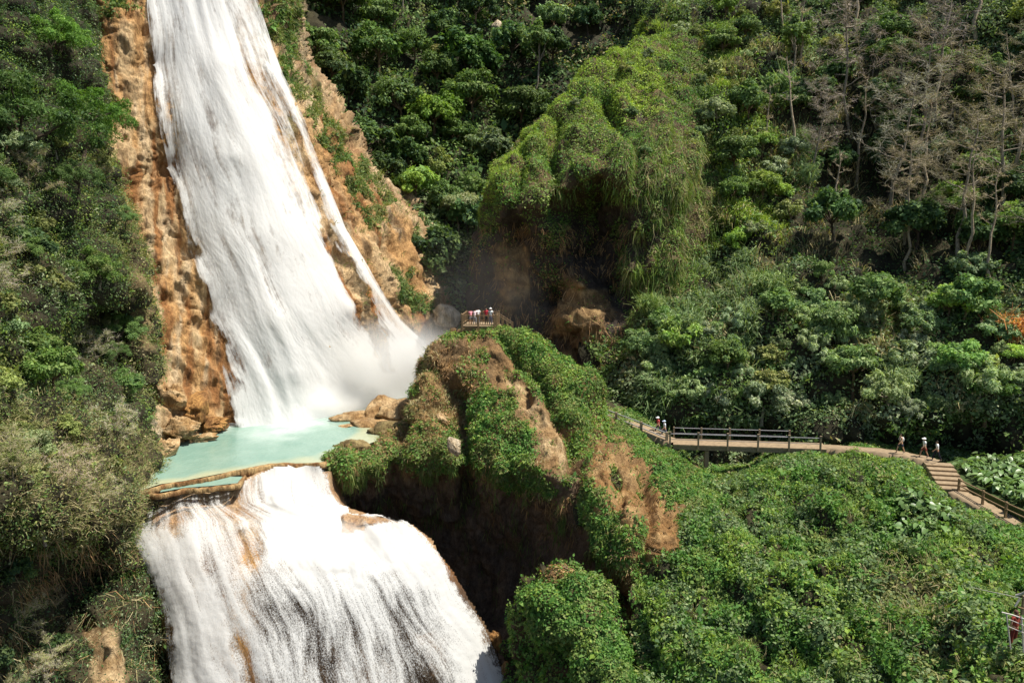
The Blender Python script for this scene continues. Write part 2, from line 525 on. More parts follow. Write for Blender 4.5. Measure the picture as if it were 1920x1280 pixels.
class Geo:
    """collects quads (and leaf arrays) into one mesh"""

    def __init__(s): s.V = []; s.F = []; s.C = []; s.n = 0

    def add(s, V, Fc, col=(.5, .5, .5)):
        V = np.asarray([tuple(v) for v in V] if not isinstance(V, np.ndarray) else V, float)
        if not len(V): return
        Fc = np.asarray(Fc, np.int64)
        s.V.append(V); s.F.append(Fc + s.n); s.n += len(V)
        c = np.asarray(col, float)
        s.C.append(np.broadcast_to(c, (len(V), 3)) if c.ndim == 1 else c)

    def tube(s, pts, rad, sides=5, col=(.5, .5, .5)):
        s.add(*tube_geo(pts, rad, sides), col)

    def box(s, c, size, rz=0., col=(.5, .5, .5), ax=None, bev=.0):
        """box centred at c; ax = optional (x, y, z) axes"""
        c = Vector(c); sx, sy, sz = [q / 2 for q in size]
        if ax is None:
            X = Vector((math.cos(rz), math.sin(rz), 0)); Y = Vector((-math.sin(rz), math.cos(rz), 0)); Z = Vector((0, 0, 1))
        else: X, Y, Z = ax
        bv = bev or min(sx, sy, sz) * .12
        V = []
        # a chamfered box: 24 verts
        for (i, j, k) in [(i, j, k) for i in (-1, 1) for j in (-1, 1) for k in (-1, 1)]:
            V.append(c + X * i * sx + Y * j * (sy - bv) + Z * k * (sz - bv))
            V.append(c + X * i * (sx - bv) + Y * j * sy + Z * k * (sz - bv))
            V.append(c + X * i * (sx - bv) + Y * j * (sy - bv) + Z * k * sz)
        def v(i, j, k, t): return (((i > 0) * 4 + (j > 0) * 2 + (k > 0)) * 3 + t)
        Fc = []
        for q in (-1, 1):
            Fc.append((v(q, -1, -1, 0), v(q, 1, -1, 0), v(q, 1, 1, 0), v(q, -1, 1, 0)))
            Fc.append((v(-1, q, -1, 1), v(1, q, -1, 1), v(1, q, 1, 1), v(-1, q, 1, 1)))
            Fc.append((v(-1, -1, q, 2), v(1, -1, q, 2), v(1, 1, q, 2), v(-1, 1, q, 2)))
        for i in (-1, 1):
            for j in (-1, 1):
                Fc.append((v(i, j, -1, 0), v(i, j, 1, 0), v(i, j, 1, 1), v(i, j, -1, 1)))
                Fc.append((v(i, -1, j, 0), v(i, 1, j, 0), v(i, 1, j, 2), v(i, -1, j, 2)))
                Fc.append((v(-1, i, j, 1), v(1, i, j, 1), v(1, i, j, 2), v(-1, i, j, 2)))
        for i in (-1, 1):
            for j in (-1, 1):
                for k in (-1, 1):
                    a = v(i, j, k, 0)
                    Fc.append((a, a + 1, a + 2, a + 2))
        s.add(V, Fc, col)

    def beam(s, p0, p1, w, h, col=(.5, .5, .5)):
        p0 = Vector(p0); p1 = Vector(p1); d = p1 - p0
        X = d.normalized(); Y = Vector((0, 0, 1)).cross(X)
        Y = Y.normalized() if Y.length > 1e-4 else Vector((0, 1, 0)); Z = X.cross(Y)
        s.box((p0 + p1) / 2, (d.length, w, h), ax=(X, Y, Z), col=col)

    def mesh(s, name, mat, smooth=False):
        V = np.concatenate(s.V); Fc = np.concatenate(s.F); C = np.concatenate(s.C)
        tri = Fc[:, 2] == Fc[:, 3]
        if tri.any():
            me = bpy.data.meshes.new(name)
            me.from_pydata([tuple(v) for v in V], [], [tuple(f[:3]) if t else tuple(f) for f, t in zip(Fc.tolist(), tri)])
            c = np.ones((len(V), 4), np.float32); c[:, :3] = C
            me.attributes.new('Col', 'FLOAT_COLOR', 'POINT').data.foreach_set('color', c.ravel())
            bm = bmesh.new(); bm.from_mesh(me); bmesh.ops.recalc_face_normals(bm, faces=bm.faces); bm.to_mesh(me); bm.free()
            if mat: me.materials.append(mat)
            if smooth: me.polygons.foreach_set('use_smooth', np.ones(len(me.polygons), bool))
            me.update()
            return me
        return np_mesh(name, V, Fc, mat, C, smooth)


# ------------------------------------------------------------------ the land
def lumps(amp, sc, seed, fine=.35):
    def f(P, a, b):
        x = np.minimum(1, np.abs(vnoise(P / sc, seed)) * 2.2) * 2 - 1
        y = np.minimum(1, np.abs(vnoise(P / (sc * .42) + 3.3, seed + 5)) * 2.2) * 2 - 1
        return amp * (x * .65 + y * fine)
    return f


def rocky(amp, sc, seed, zs=.6):
    def f(P, a, b):
        q = P * np.array([1, 1, zs]) / sc
        n = fbm(q, 4, seed, .5)
        r = 1 - np.abs(vnoise(q * 1.7, seed + 9)) * 2
        return amp * (n + r * .5)
    return f


def streak(a, b, sa, sb, seed, o=4):
    return fbm(ab3(a, b, sa, sb), o, seed)


def crease(a, b, pts, w):
    """1 along a line drawn on the surface, falling off over w"""
    d = np.full(np.shape(a), 1e9)
    for (x0, y0), (x1, y1) in zip(pts[:-1], pts[1:]):
        ex, ey = x1 - x0, y1 - y0
        t = np.clip(((a - x0) * ex + (b - y0) * ey) / (ex * ex + ey * ey), 0, 1)
        d = np.minimum(d, np.hypot(a - x0 - t * ex, b - y0 - t * ey))
    return np.exp(-(d / w) ** 2)


# ---- back hillside behind the falls
S_BACK = Surf([
    (300, -120, 125), (480, -60, 128), (700, -80, 152), (1000, -100, 162), (1300, -100, 158), (1500, -100, 150),
    (480, 60, 124), (540, 150, 120), (700, 60, 142), (850, 60, 146), (1000, 40, 150), (1150, 20, 148), (1300, 40, 145),
    (560, 300, 116), (640, 330, 118), (760, 200, 132), (900, 200, 136), (1050, 200, 136), (1200, 250, 138),
    (700, 400, 116), (800, 400, 118), (870, 400, 120), (1000, 400, 130), (820, 520, 109), (870, 520, 110), (860, 600, 104),
    (1000, 560, 115), (700, 560, 110), (1300, 500, 135), (300, 300, 120), (900, 680, 100), (700, 700, 104),
    (880, 300, 127), (930, 120, 141), (620, 150, 126),
], lumps(1.6, 7, 21))

# ---- forested slope on the right, behind the trail
S_RIGHT = Surf([
    (2500, 900, 61), (2500, 420, 80), (2500, -120, 100),
    (1100, 830, 84), (1150, 770, 83), (1290, 818, 80), (1400, 818, 79), (1550, 822, 73.5), (1700, 840, 75), (1800, 850, 74), (1920, 850, 67.5), (2050, 860, 66),
    (1660, 790, 71.5), (1760, 785, 70.2), (1860, 785, 69.2), (1670, 815, 77), (1760, 815, 76), (1860, 815, 75), (1940, 800, 72), (1310, 800, 81), (1400, 800, 80), (1310, 775, 77.5), (1400, 780, 76.5),
    (1150, 900, 83), (1300, 880, 78), (1550, 880, 73), (1800, 920, 68), (2050, 950, 64),
    (1150, 680, 87), (1250, 700, 82.5), (1400, 720, 79), (1600, 720, 77), (1800, 740, 73), (1950, 740, 71),
    (1200, 600, 91), (1400, 600, 84), (1650, 600, 82), (1920, 600, 78), (1300, 560, 90), (1340, 520, 96), (1380, 540, 92),
    (1300, 420, 100), (1450, 470, 94), (1600, 430, 95), (1750, 430, 94), (1920, 420, 90), (2060, 420, 88),
    (1620, 330, 108), (1640, 420, 103), (1560, 380, 105), (1350, 250, 108), (1500, 250, 108), (1600, 250, 112), (1750, 250, 105), (1920, 230, 100),
    (1250, 60, 126), (1400, 60, 124), (1600, 40, 122), (1750, 20, 118), (1920, 20, 110), (2060, 20, 106),
    (1200, -100, 158), (1100, -120, 170), (1090, 20, 165), (1090, 150, 158), (1090, 300, 150), (1090, 420, 130), (1170, 20, 150), (1170, 150, 144), (1500, -120, 136), (1800, -120, 126), (2060, -120, 116), (1180, 300, 125),
], lumps(1.5, 5.2, 31))

# ---- the big green rock hill in the middle, hollow underneath
HILL_EDGE = [(884, 640), (878, 565), (884, 480), (903, 400), (920, 335), (985, 255), (1050, 195), (1105, 140), (1160, 98), (1210, 72)]
S_HILL = Surf([
    # silhouette, and the far side it turns to
    (884, 640, 100), (878, 565, 102), (884, 480, 101), (903, 400, 99), (920, 335, 98.5), (985, 255, 104), (1050, 195, 108), (1105, 140, 113), (1160, 98, 117), (1210, 72, 121),
    (800, 660, 112, 886, 645), (790, 560, 115, 882, 570), (800, 470, 114, 889, 485), (815, 380, 112, 909, 404), (840, 300, 111, 926, 342), (925, 190, 117, 992, 266), (1000, 130, 121, 1058, 206), (1055, 75, 126, 1112, 152), (1120, 30, 131, 1168, 110), (1180, 0, 136, 1216, 86),
    (1300, -20, 140, 1300, 70), (1280, 60, 124), (1400, 60, 128),
    # mossy back
    (1000, 320, 97), (1060, 250, 102), (1120, 190, 108), (1180, 130, 114), (1240, 120, 116), (1150, 250, 101), (1220, 200, 108), (1300, 160, 115), (1100, 300, 97),
    # front lobes above the hollows
    (935, 370, 93.5), (985, 372, 92), (940, 408, 93.5), (985, 402, 92.5), (1035, 390, 91.5), (1050, 350, 91.5), (1105, 308, 91.5), (1160, 320, 90.5), (1185, 370, 90.5), (1192, 430, 91), (1180, 510, 90.5),
    # hollow below the lobes
    (915, 450, 100), (980, 435, 99.5), (1020, 440, 93.5), (1035, 490, 96), (1080, 400, 100), (1130, 375, 100), (1155, 440, 100.5), (1100, 480, 101), (1155, 540, 100), (1040, 560, 101),
    (960, 500, 97), (960, 560, 98), (920, 560, 101), (1000, 640, 98), (940, 660, 100), (900, 690, 101),
    # tan rock lumps low down
    (1090, 530, 93.5), (1060, 600, 92.5), (1110, 590, 92.), (1140, 660, 90), (1100, 670, 94.5), (1060, 660, 95), (1150, 720, 86), (1090, 740, 93), (1130, 790, 85), (1050, 800, 92), (970, 760, 96), (1150, 880, 85),
    # right flank, hanging vines
    (1230, 300, 96), (1230, 400, 93), (1220, 500, 91.5), (1210, 600, 90), (1200, 700, 86.5), (1280, 300, 100), (1290, 400, 98), (1320, 500, 98), (1280, 600, 91), (1260, 740, 83),
    (1360, 300, 107), (1370, 420, 102), (1400, 600, 90), (1420, 200, 116), (1400, 760, 82),
], lambda P, a, b: (lumps(.5, 3.0, 41)(P, a, b) + .75 * fbm(P / np.array([3.2, 3.2, 5.]), 4, 43) + 2.6 * (np.abs(streak(a + .22 * b, b, 34, 300, 45, 2)) - .35) * sstep(1165, 1215, a) * sstep(210, 300, b) * sstep(720, 620, b)
    + 1.3 * crease(a, b, [(1115, 135), (1040, 230), (985, 300), (950, 350)], 15) + 1.3 * crease(a, b, [(1150, 120), (1100, 210), (1080, 290), (1095, 330)], 16) + 1.2 * crease(a, b, [(1190, 110), (1160, 220), (1175, 310)], 14) + 1.2 * crease(a, b, [(1220, 130), (1235, 240), (1240, 340)], 15)
    - 2.4 * crease(a, b, [(1045, 235), (1030, 300), (1045, 345), (1040, 400)], 13) - 2.4 * crease(a, b, [(1130, 190), (1190, 290), (1205, 420), (1195, 560)], 13) - 1.9 * crease(a, b, [(985, 300), (965, 360), (960, 400)], 10)) * sstep(880, 960, a + 60) + .25 * fbm(P / 1.1, 3, 44))

# ---- the orange travertine cliff under the main falls
S_CLIFF = Surf([
    (150, -100, 90), (190, 0, 90.5), (240, -80, 96), (280, 0, 95.5), (380, 0, 95), (470, 0, 98), (490, 0, 101), (545, 0, 108), (400, -120, 98), (480, -120, 104), (600, -120, 118),
    (170, 130, 88), (215, 120, 88), (265, 120, 91), (290, 130, 92.5), (420, 130, 91.5), (525, 150, 97), (555, 140, 104), (585, 150, 110),
    (160, 300, 84), (215, 300, 83), (265, 330, 86), (315, 320, 88.5), (440, 300, 87.5), (560, 300, 93), (620, 310, 98.5), (680, 300, 107), (655, 230, 106),
    (230, 450, 80), (285, 460, 82), (350, 460, 85), (480, 450, 85), (600, 440, 90), (650, 440, 95), (720, 400, 104), (760, 385, 109),
    (270, 600, 77.5), (330, 610, 80), (390, 600, 82.5), (520, 600, 83), (640, 580, 88), (700, 560, 94), (755, 540, 99), (800, 500, 105), (835, 470, 110),
    (290, 720, 74.5), (350, 720, 77), (420, 720, 79.5), (540, 700, 82.5), (650, 690, 89), (720, 660, 95), (780, 630, 99), (825, 590, 103), (865, 560, 109),
    (290, 800, 72), (360, 800, 75), (435, 785, 79), (560, 765, 82.8), (660, 735, 89), (720, 700, 94.5), (800, 660, 99), (860, 620, 102),
    (300, 880, 70), (430, 860, 77), (560, 840, 80.5), (680, 800, 86), (800, 760, 94), (880, 700, 98), (900, 620, 108),
    (110, 0, 96), (100, 300, 92), (150, 600, 84), (200, 800, 78),
    (610, -90, 138, 556, -90), (620, 20, 132, 556, 20), (640, 110, 128, 582, 130), (690, 210, 126, 622, 205), (740, 280, 124, 668, 262), (790, 340, 122, 716, 335), (850, 400, 121, 790, 410), (900, 460, 120, 838, 480), (925, 540, 119, 866, 560),
], lambda P, a, b: .85 * fbm(P * np.array([1, 1, .34]) / 2.2, 5, 51) + (.5 + .7 * sstep(-20, 60, a - (560 + (b - 150) * .72))) * (1 - 2 * np.abs(vnoise(P * np.array([1, 1, .35]) / 1.4, 55)))
    + .5 * fbm(P / 5., 2, 57) + .30 * (1 - 2 * np.abs(vnoise((P @ np.array([[.8, -.6, .1], [.6, .8, .2], [-.05, -.2, .42]]) + 1.1 * fbm(P / 1.3, 2, 59)[..., None]) / .85, 58))))

# ---- left hillside, near
LEFT_EDGE = [(150, -60), (165, 40), (188, 130), (186, 210), (216, 320), (250, 440), (272, 540), (285, 640), (290, 720), (262, 770), (282, 850), (286, 930), (268, 1000), (270, 1060), (298, 1130), (300, 1200), (300, 1300)]
S_LEFT = Surf(
    [(x, y, Y) for (x, y), Y in zip(LEFT_EDGE, (88, 86, 82, 80, 78, 75, 73, 71, 69, 66.5, 65, 62.5, 60.5, 58.5, 56, 54, 52))] +
    [(x + 70, y, Y + 13, x - 6, y) for (x, y), Y in zip(LEFT_EDGE, (88, 86, 82, 80, 78, 75, 73, 71, 69, 66.5, 65, 62.5, 60.5, 58.5, 56, 54, 52))] +
    [(-150, -60, 60), (0, -60, 68), (-150, 150, 56), (0, 150, 64), (110, 150, 72), (-150, 400, 50), (0, 400, 57), (120, 400, 66), (200, 420, 71),
     (-150, 600, 46), (0, 600, 52), (100, 600, 60), (215, 545, 67.5), (200, 590, 72), (225, 650, 73), (190, 660, 71), (215, 715, 67), (70, 700, 58), (150, 715, 61), (0, 740, 49), (-150, 740, 43),
     (-150, 850, 38), (0, 850, 43), (100, 830, 50), (200, 850, 58), (-150, 960, 34), (0, 960, 38.5), (100, 970, 45), (190, 985, 53),
     (-150, 1040, 42), (0, 1030, 46), (90, 1045, 53), (180, 1070, 59), (240, 1100, 57), (0, 1180, 46), (90, 1180, 53), (160, 1180, 55), (205, 1210, 48), (260, 1220, 53),
     (-620, -60, 44), (-620, 400, 37), (-620, 850, 29), (-620, 1340, 27), (-350, 850, 33), (-350, 1180, 33),
     (-150, 1340, 40), (0, 1320, 44), (100, 1320, 48), (200, 1320, 46)],
    lambda P, a, b: lumps(1.1, 3.4, 61)(P, a, b) * (1 - .9 * pm(a, b, [(165, 1165), (226, 1160), (240, 1310), (155, 1310)], 10, 10)))

# ---- spur of rock that carries the viewing platform
S_SPUR = Surf([
    # crest and far side
    (812, 668, 76.5), (832, 636, 78.5), (868, 622, 80), (905, 621, 80), (945, 618, 79.5), (1000, 642, 76.5), (1060, 682, 74), (1105, 725, 73), (1126, 772, 72.5), (1150, 802, 73.5), (1200, 824, 72.5), (1265, 852, 71.5),
    (770, 640, 90, 820, 672), (800, 570, 92, 840, 646), (868, 550, 93, 870, 632), (945, 545, 93, 945, 630), (1030, 590, 91, 1004, 662), (1095, 640, 88, 1062, 705), (1140, 690, 86, 1108, 750), (1165, 735, 84, 1130, 800), (1230, 760, 83, 1200, 840), (1320, 800, 80, 1265, 866),
    # left flank down to the pool
    (790, 720, 75), (776, 770, 73), (720, 828, 71), (655, 842, 69), (618, 862, 67), (604, 905, 66.5), (600, 960, 67),
    (735, 700, 88, 790, 725), (725, 770, 87, 780, 775), (690, 790, 84, 722, 832), (640, 800, 81, 656, 846), (585, 830, 77, 620, 866), (560, 905, 76, 610, 908), (560, 980, 76, 606, 964),
    # face
    (850, 690, 75.5), (890, 660, 76.5), (905, 720, 73), (960, 700, 73), (1010, 720, 71.5), (1060, 760, 70), (1110, 800, 70), (840, 760, 73), (800, 800, 71.5), (770, 860, 68.5), (700, 870, 67.5), (650, 880, 66.5),
    (900, 790, 70.5), (960, 780, 69.5), (1010, 800, 68), (1050, 840, 66.5), (1110, 860, 66.5), (860, 840, 68.5), (930, 850, 66.5), (1000, 870, 64), (850, 880, 67), (930, 890, 65), (1060, 900, 62.5), (1120, 910, 61.5), (1160, 860, 65), (1190, 830, 70),
    (1180, 890, 62.5), (1230, 860, 68), (1240, 930, 60), (1190, 960, 58), (1130, 980, 58.3), (1270, 990, 57.5), (1240, 1040, 56), (1180, 1040, 56), (1110, 1030, 58.5), (1150, 1075, 56.5), (1285, 1070, 55), (1320, 1000, 58.5), (1330, 1080, 55), (1300, 930, 63), (1330, 900, 68),
    # overhang
    (640, 905, 69.5), (650, 970, 74), (720, 905, 71), (720, 980, 76), (800, 915, 73), (800, 1000, 77), (880, 925, 73), (890, 1000, 76.5), (955, 940, 71), (960, 1000, 74), (1025, 965, 68), (1060, 1020, 67), (1030, 1060, 70),
    (850, 1080, 77), (950, 1080, 75), (900, 1160, 75), (1000, 1130, 71), (1100, 1095, 65), (900, 1280, 67), (1000, 1280, 64), (800, 1150, 72), (760, 1280, 70), (1150, 1140, 59), (1250, 1150, 56), (1150, 1280, 58), (640, 1100, 73), (1300, 1200, 55),
], lambda P, a, b: .85 * fbm(P * np.array([1, 1, .6]) / 2.8, 5, 71) + .45 * (1 - 2 * np.abs(vnoise(P * np.array([1, 1, .45]) / 1.9, 75))) + .24 * (1 - 2 * np.abs(vnoise((P @ np.array([[.8, -.6, .1], [.6, .8, .2], [-.05, -.2, .6]]) + 1.0 * fbm(P / 1.2, 2, 77)[..., None]) / .8, 76)))
    - 2.2 * crease(a, b, [(862, 735), (868, 800), (872, 880), (880, 960)], 13) - 1.2 * crease(a, b, [(1000, 690), (1030, 760), (1075, 840), (1085, 900)], 12) - 2.0 * crease(a, b, [(1068, 880), (1085, 950), (1105, 1050)], 16)
    - 1.1 * crease(a, b, [(820, 690), (850, 740), (842, 800)], 12) - 1.0 * crease(a, b, [(940, 640), (985, 700), (990, 760)], 9) - 1.3 * crease(a, b, [(760, 800), (740, 850), (745, 900)], 14) + .9 * crease(a, b, [(1000, 648), (1060, 690), (1105, 735), (1118, 800)], 16)
    - 1.2 * crease(a, b, [(1205, 900), (1225, 970), (1200, 1060)], 11) - 1.0 * crease(a, b, [(1150, 870), (1165, 950), (1140, 1020)], 10))

CREST = ([1080, 1140, 1190, 1255, 1300, 1380, 1450, 1520, 1600, 1690, 1722, 1765, 1850, 1920, 2060], [780, 804, 822, 852, 878, 882, 856, 844, 842, 858, 882, 921, 960, 990, 1048])


def crest(a): return np.interp(a, *CREST)


# ---- green slope below the trail
S_SLOPE = Surf([
    (1080, 780, 78), (1150, 808, 73), (1190, 822, 72), (1255, 852, 70.5), (1300, 878, 69.5), (1380, 882, 70), (1450, 850, 69), (1520, 842, 68.8), (1600, 840, 68), (1690, 856, 66.3), (1722, 880, 63.5), (1765, 918, 60), (1850, 956, 56.5), (1920, 986, 54), (2060, 1046, 50),
    (1080, 740, 84), (1200, 770, 80), (1300, 820, 77, 1300, 872), (1400, 810, 78, 1400, 872), (1550, 810, 75, 1550, 846), (1700, 830, 71, 1700, 862), (1800, 900, 63, 1790, 935), (1930, 960, 58, 1925, 1010), (2070, 1010, 54, 2065, 1070),
    (1140, 860, 67.5), (1200, 880, 64), (1250, 900, 66), (1300, 930, 63.5), (1290, 980, 59), (1350, 920, 66), (1420, 900, 64.5), (1350, 1000, 57.5), (1400, 1000, 57), (1310, 1060, 54.5), (1360, 1090, 52.5),
    (1500, 950, 59.5), (1550, 900, 62.5), (1650, 920, 60), (1500, 1030, 54), (1600, 1000, 54.5), (1700, 960, 57.5), (1750, 1030, 52), (1850, 1020, 52), (1920, 1060, 48.5), (1650, 1100, 48.5), (1750, 1120, 45.5), (1850, 1100, 46), (1920, 1140, 42), (2060, 1120, 44),
    (1450, 1120, 49.5), (1380, 1150, 49.5), (1550, 1160, 46.5), (1280, 1120, 52), (1240, 1180, 49.5), (1300, 1200, 48.), (1380, 1250, 45.5), (1200, 1120, 53), (1190, 1180, 51.5), (1190, 1280, 47), (1250, 1290, 45.5), (1500, 1290, 42.5), (1650, 1220, 42), (1650, 1320, 38.5),
    (1780, 1200, 40), (1800, 1300, 36), (1800, 1190, 38.8), (1850, 1208, 36.2), (1895, 1214, 33.9), (1960, 1218, 33), (1895, 1160, 38.5), (1960, 1165, 38), (1920, 1300, 31.5), (2060, 1230, 32.5), (2500, 1030, 41), (2500, 1200, 29), (2500, 1400, 23), (1150, 1400, 44), (1400, 1400, 40), (1700, 1400, 35), (2060, 1400, 29),
], lambda P, a, b: -.35 + (lumps(1.0, 2.7, 81)(P, a, b) + .5 * vnoise(P / 7, 88)) * (.12 + .88 * sstep(5, 75, b - crest(a))))

# ---- rounded green mound in front
S_MOUND = Surf([
    (975, 1130, 54), (990, 1098, 54), (1018, 1074, 54), (1055, 1062, 54), (1095, 1070, 53.5), (1130, 1090, 53), (1150, 1130, 51.5), (1172, 1190, 50), (1190, 1290, 47.5), (1200, 1400, 45),
    (930, 1140, 61, 980, 1136), (955, 1060, 62, 994, 1108), (1005, 1020, 62, 1022, 1086), (1060, 1005, 62, 1058, 1076), (1120, 1020, 61, 1096, 1084), (1180, 1060, 60, 1130, 1102), (1220, 1120, 58, 1152, 1140), (1250, 1190, 56, 1174, 1200), (1270, 1290, 53, 1192, 1300),
    (1020, 1120, 51), (1065, 1110, 50.3), (1110, 1130, 50), (1020, 1170, 50.5), (1070, 1180, 49), (1120, 1200, 48), (1000, 1150, 52), (1140, 1280, 46), (1090, 1260, 47.5), (1150, 1400, 43),
    (1040, 1210, 52), (980, 1170, 54.5), (1000, 1220, 54.5), (1060, 1280, 51), (960, 1220, 56), (960, 1300, 55), (1000, 1400, 50), (900, 1220, 63, 965, 1225), (890, 1320, 63, 960, 1305),
], lambda P, a, b: lumps(.75, 2.4, 91)(P, a, b) + .5 * fbm(P / 3, 2, 93))


# ---- the ledge under the lower falls
LF_L = [(860, 300), (915, 284), (960, 271), (1000, 267), (1050, 288), (1110, 312), (1180, 332), (1280, 346), (1360, 352)]
LF_R = [(860, 604), (920, 618), (950, 632), (970, 700), (985, 752), (1010, 782), (1040, 806), (1110, 852), (1180, 892), (1250, 920), (1300, 940), (1360, 960)]


def lerp_edge(tab, y):
    t = np.array(tab, float)
    return np.interp(y, t[:, 0], t[:, 1])


S_FALL2 = Surf([
    (270, 925, 62.6), (350, 912, 63.2), (450, 896, 64.0), (520, 880, 64.9), (600, 876, 65.3), (660, 880, 66),
    (270, 960, 61), (300, 1000, 59.3), (400, 960, 61), (500, 950, 62.3), (560, 940, 63), (610, 940, 63.8), (660, 950, 64.5), (720, 965, 64), (770, 968, 63),
    (640, 990, 62.4), (700, 992, 61.8), (755, 992, 61.2), (560, 990, 60.5), (460, 1010, 58.3), (360, 1030, 57.6), (280, 1050, 58.3),
    (300, 1110, 56.5), (400, 1110, 55), (500, 1100, 55), (600, 1060, 57), (700, 1060, 58), (800, 1050, 59.5), (850, 1100, 59.5),
    (330, 1200, 54), (450, 1200, 52.8), (600, 1200, 53.5), (750, 1180, 55.5), (880, 1180, 58), (900, 1220, 57.5),
    (345, 1300, 52), (450, 1300, 51), (600, 1300, 51.5), (760, 1300, 53), (930, 1300, 56), (700, 1400, 51), (350, 1400, 50), (980, 1400, 55),
    (350, 886, 67), (450, 872, 68), (560, 858, 69), (280, 900, 66),
    (200, 950, 64), (220, 1100, 61), (260, 1250, 57), (900, 1050, 63), (980, 1250, 60), (850, 980, 64.5),
], lambda P, a, b: .22 * fbm(P * np.array([1, 1, .5]) / 1.6, 3, 95) + .18 * (1 - 2 * np.abs(vnoise(P * np.array([1.2, 1.2, .3]) / 1.0, 97))))


def water_cut2(a, b, grow=0.):
    return (a > lerp_edge(LF_L, b) - grow) & (a < lerp_edge(LF_R, b) + grow)


# ------------------------------------------------------------------ rock and soil colours
def soil_col(c0=(.030, .030, .016), c1=(.060, .055, .028)):
    def f(P, a, b):
        t = sstep(-.5, .6, fbm(P / 3.1, 4, 5))
        return mixc(c0, c1, t)
    return f


ORANGE = np.array((.53, .325, .145)); TAN = np.array((.62, .465, .275)); PALE = np.array((.66, .54, .37)); RUST = np.array((.36, .18, .07)); DARKB = np.array((.085, .055, .032)); MOSSG = np.array((.085, .105, .03))


def cliff_col(P, a, b):
    # streaks run down the face, leaning with the fall
    a2 = a - (b - 300) * .42 * sstep(420, 620, a)
    s = streak(a2, b, 16, 120, 7, 5)
    c = mixc(ORANGE, TAN, sstep(-.35, .55, streak(a2, b, 26, 90, 8)))
    c = mixc(c, PALE, .8 * sstep(.1, .7, streak(a2, b, 11, 70, 9)))
    c = mixc(c, RUST, sstep(.12, .55, s))
    c = mixc(c, DARKB, .7 * sstep(.46, .8, streak(a2, b, 9, 60, 10)))
    rim = sstep(.15, .6, streak(a2, b, 22, 60, 12)) * np.maximum(sstep(470, 520, a) * sstep(330, 200, b), sstep(215, 190, a))
    c = mixc(c, MOSSG, .8 * rim)
    right = sstep(-30, 60, a - (560 + (b - 150) * .72)) * sstep(640, 500, b)
    c = mixc(c, mixc(np.array((.50, .42, .30)), np.array((.17, .14, .09)), sstep(-.2, .5, streak(a2, b, 18, 30, 14))), .5 * right)
    foot = sstep(600, 690, b) * sstep(560, 680, a)
    return mixc(c, PALE * 1.0, .75 * foot)


def spur_col(P, a, b):
    n = fbm(P / 2.0, 4, 15)
    c = mixc((.20, .135, .07), (.33, .21, .10), sstep(-.4, .5, n))
    earth = pm(a, b, [(1080, 850), (1150, 830), (1200, 880), (1290, 1000), (1300, 1090), (1180, 1110), (1110, 1060), (1150, 980)], 20, 26)
    c = mixc(c, mixc((.32, .185, .075), (.46, .31, .15), sstep(-.3, .5, fbm(P / 1.1, 4, 16))), earth)
    strip = pm(a, b, [(955, 715), (975, 720), (1020, 775), (1060, 830), (1090, 890), (1030, 870), (1000, 800)], 10, 16)
    c = mixc(c, mixc((.42, .28, .14), (.58, .44, .26), sstep(-.3, .5, fbm(P / 1.1, 4, 17))), strip)
    left = pm(a, b, [(600, 835), (800, 700), (880, 760), (840, 850), (620, 880)], 25, 26)
    c = mixc(c, mixc((.38, .27, .12), (.24, .165, .075), sstep(-.3, .5, fbm(P / 1.5, 4, 18))), left)
    under = sstep(885, 930, b + fbm(ab3(a, b, 60, 60), 3, 3) * 22) * sstep(1090, 1040, a - (b - 900) * .25)
    c = mixc(c, mixc((.20, .15, .115), (.36, .25, .17), sstep(-.3, .6, fbm(P * np.array([1, 1, .35]) / 1.4, 4, 19))), under)
    return c


def hill_col(P, a, b):
    c = mixc((.16, .12, .06), (.10, .075, .045), sstep(-.4, .5, fbm(P / 2.4, 4, 25)))
    tan = np.maximum.reduce([pm(a, b, [(930, 460), (985, 470), (990, 560), (950, 580), (925, 540)], 14, 22),
                             pm(a, b, [(1035, 560), (1085, 505), (1130, 540), (1150, 660), (1110, 700), (1040, 660)], 14, 26)])
    c = mixc(c, mixc((.42, .29, .14), (.24, .16, .08), sstep(-.3, .4, fbm(P / 1.2, 4, 26))), tan)
    shade_mask = np.maximum(sstep(375, 420, b) * (1 - tan) * sstep(1220, 1160, a), sstep(.30, .10, np.abs(streak(a + .22 * b, b, 34, 300, 45, 2))) * sstep(1165, 1200, a))  # shade put into the rock colour: hollow under the lobes, recesses between ribs
    return mixc(c, (.075, .062, .055), .9 * shade_mask)


def fall2_col(P, a, b):
    t = streak(a, b, 30, 60, 33)
    c = mixc((.55, .33, .13), (.30, .15, .06), sstep(-.3, .5, t))
    c = mixc(c, mixc((.58, .43, .28), (.46, .29, .16), sstep(-.3, .4, streak(a, b, 20, 14, 35))), sstep(1060, 1000, b))
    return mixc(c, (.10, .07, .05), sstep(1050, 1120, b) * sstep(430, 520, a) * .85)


def left_col(P, a, b):
    c = soil_col((.028, .028, .015), (.06, .052, .028))(P, a, b)
    t = pm(a, b, [(172, 1172), (222, 1165), (236, 1300), (160, 1300)], 8, 16)
    t2 = pm(a, b, [(228, 300), (262, 300), (285, 640), (262, 640)], 10, 24)
    return mixc(mixc(c, (.30, .23, .12), .7 * t2), mixc((.56, .43, .26), (.30, .2, .1), sstep(-.3, .4, fbm(P / .8, 4, 27))), t)


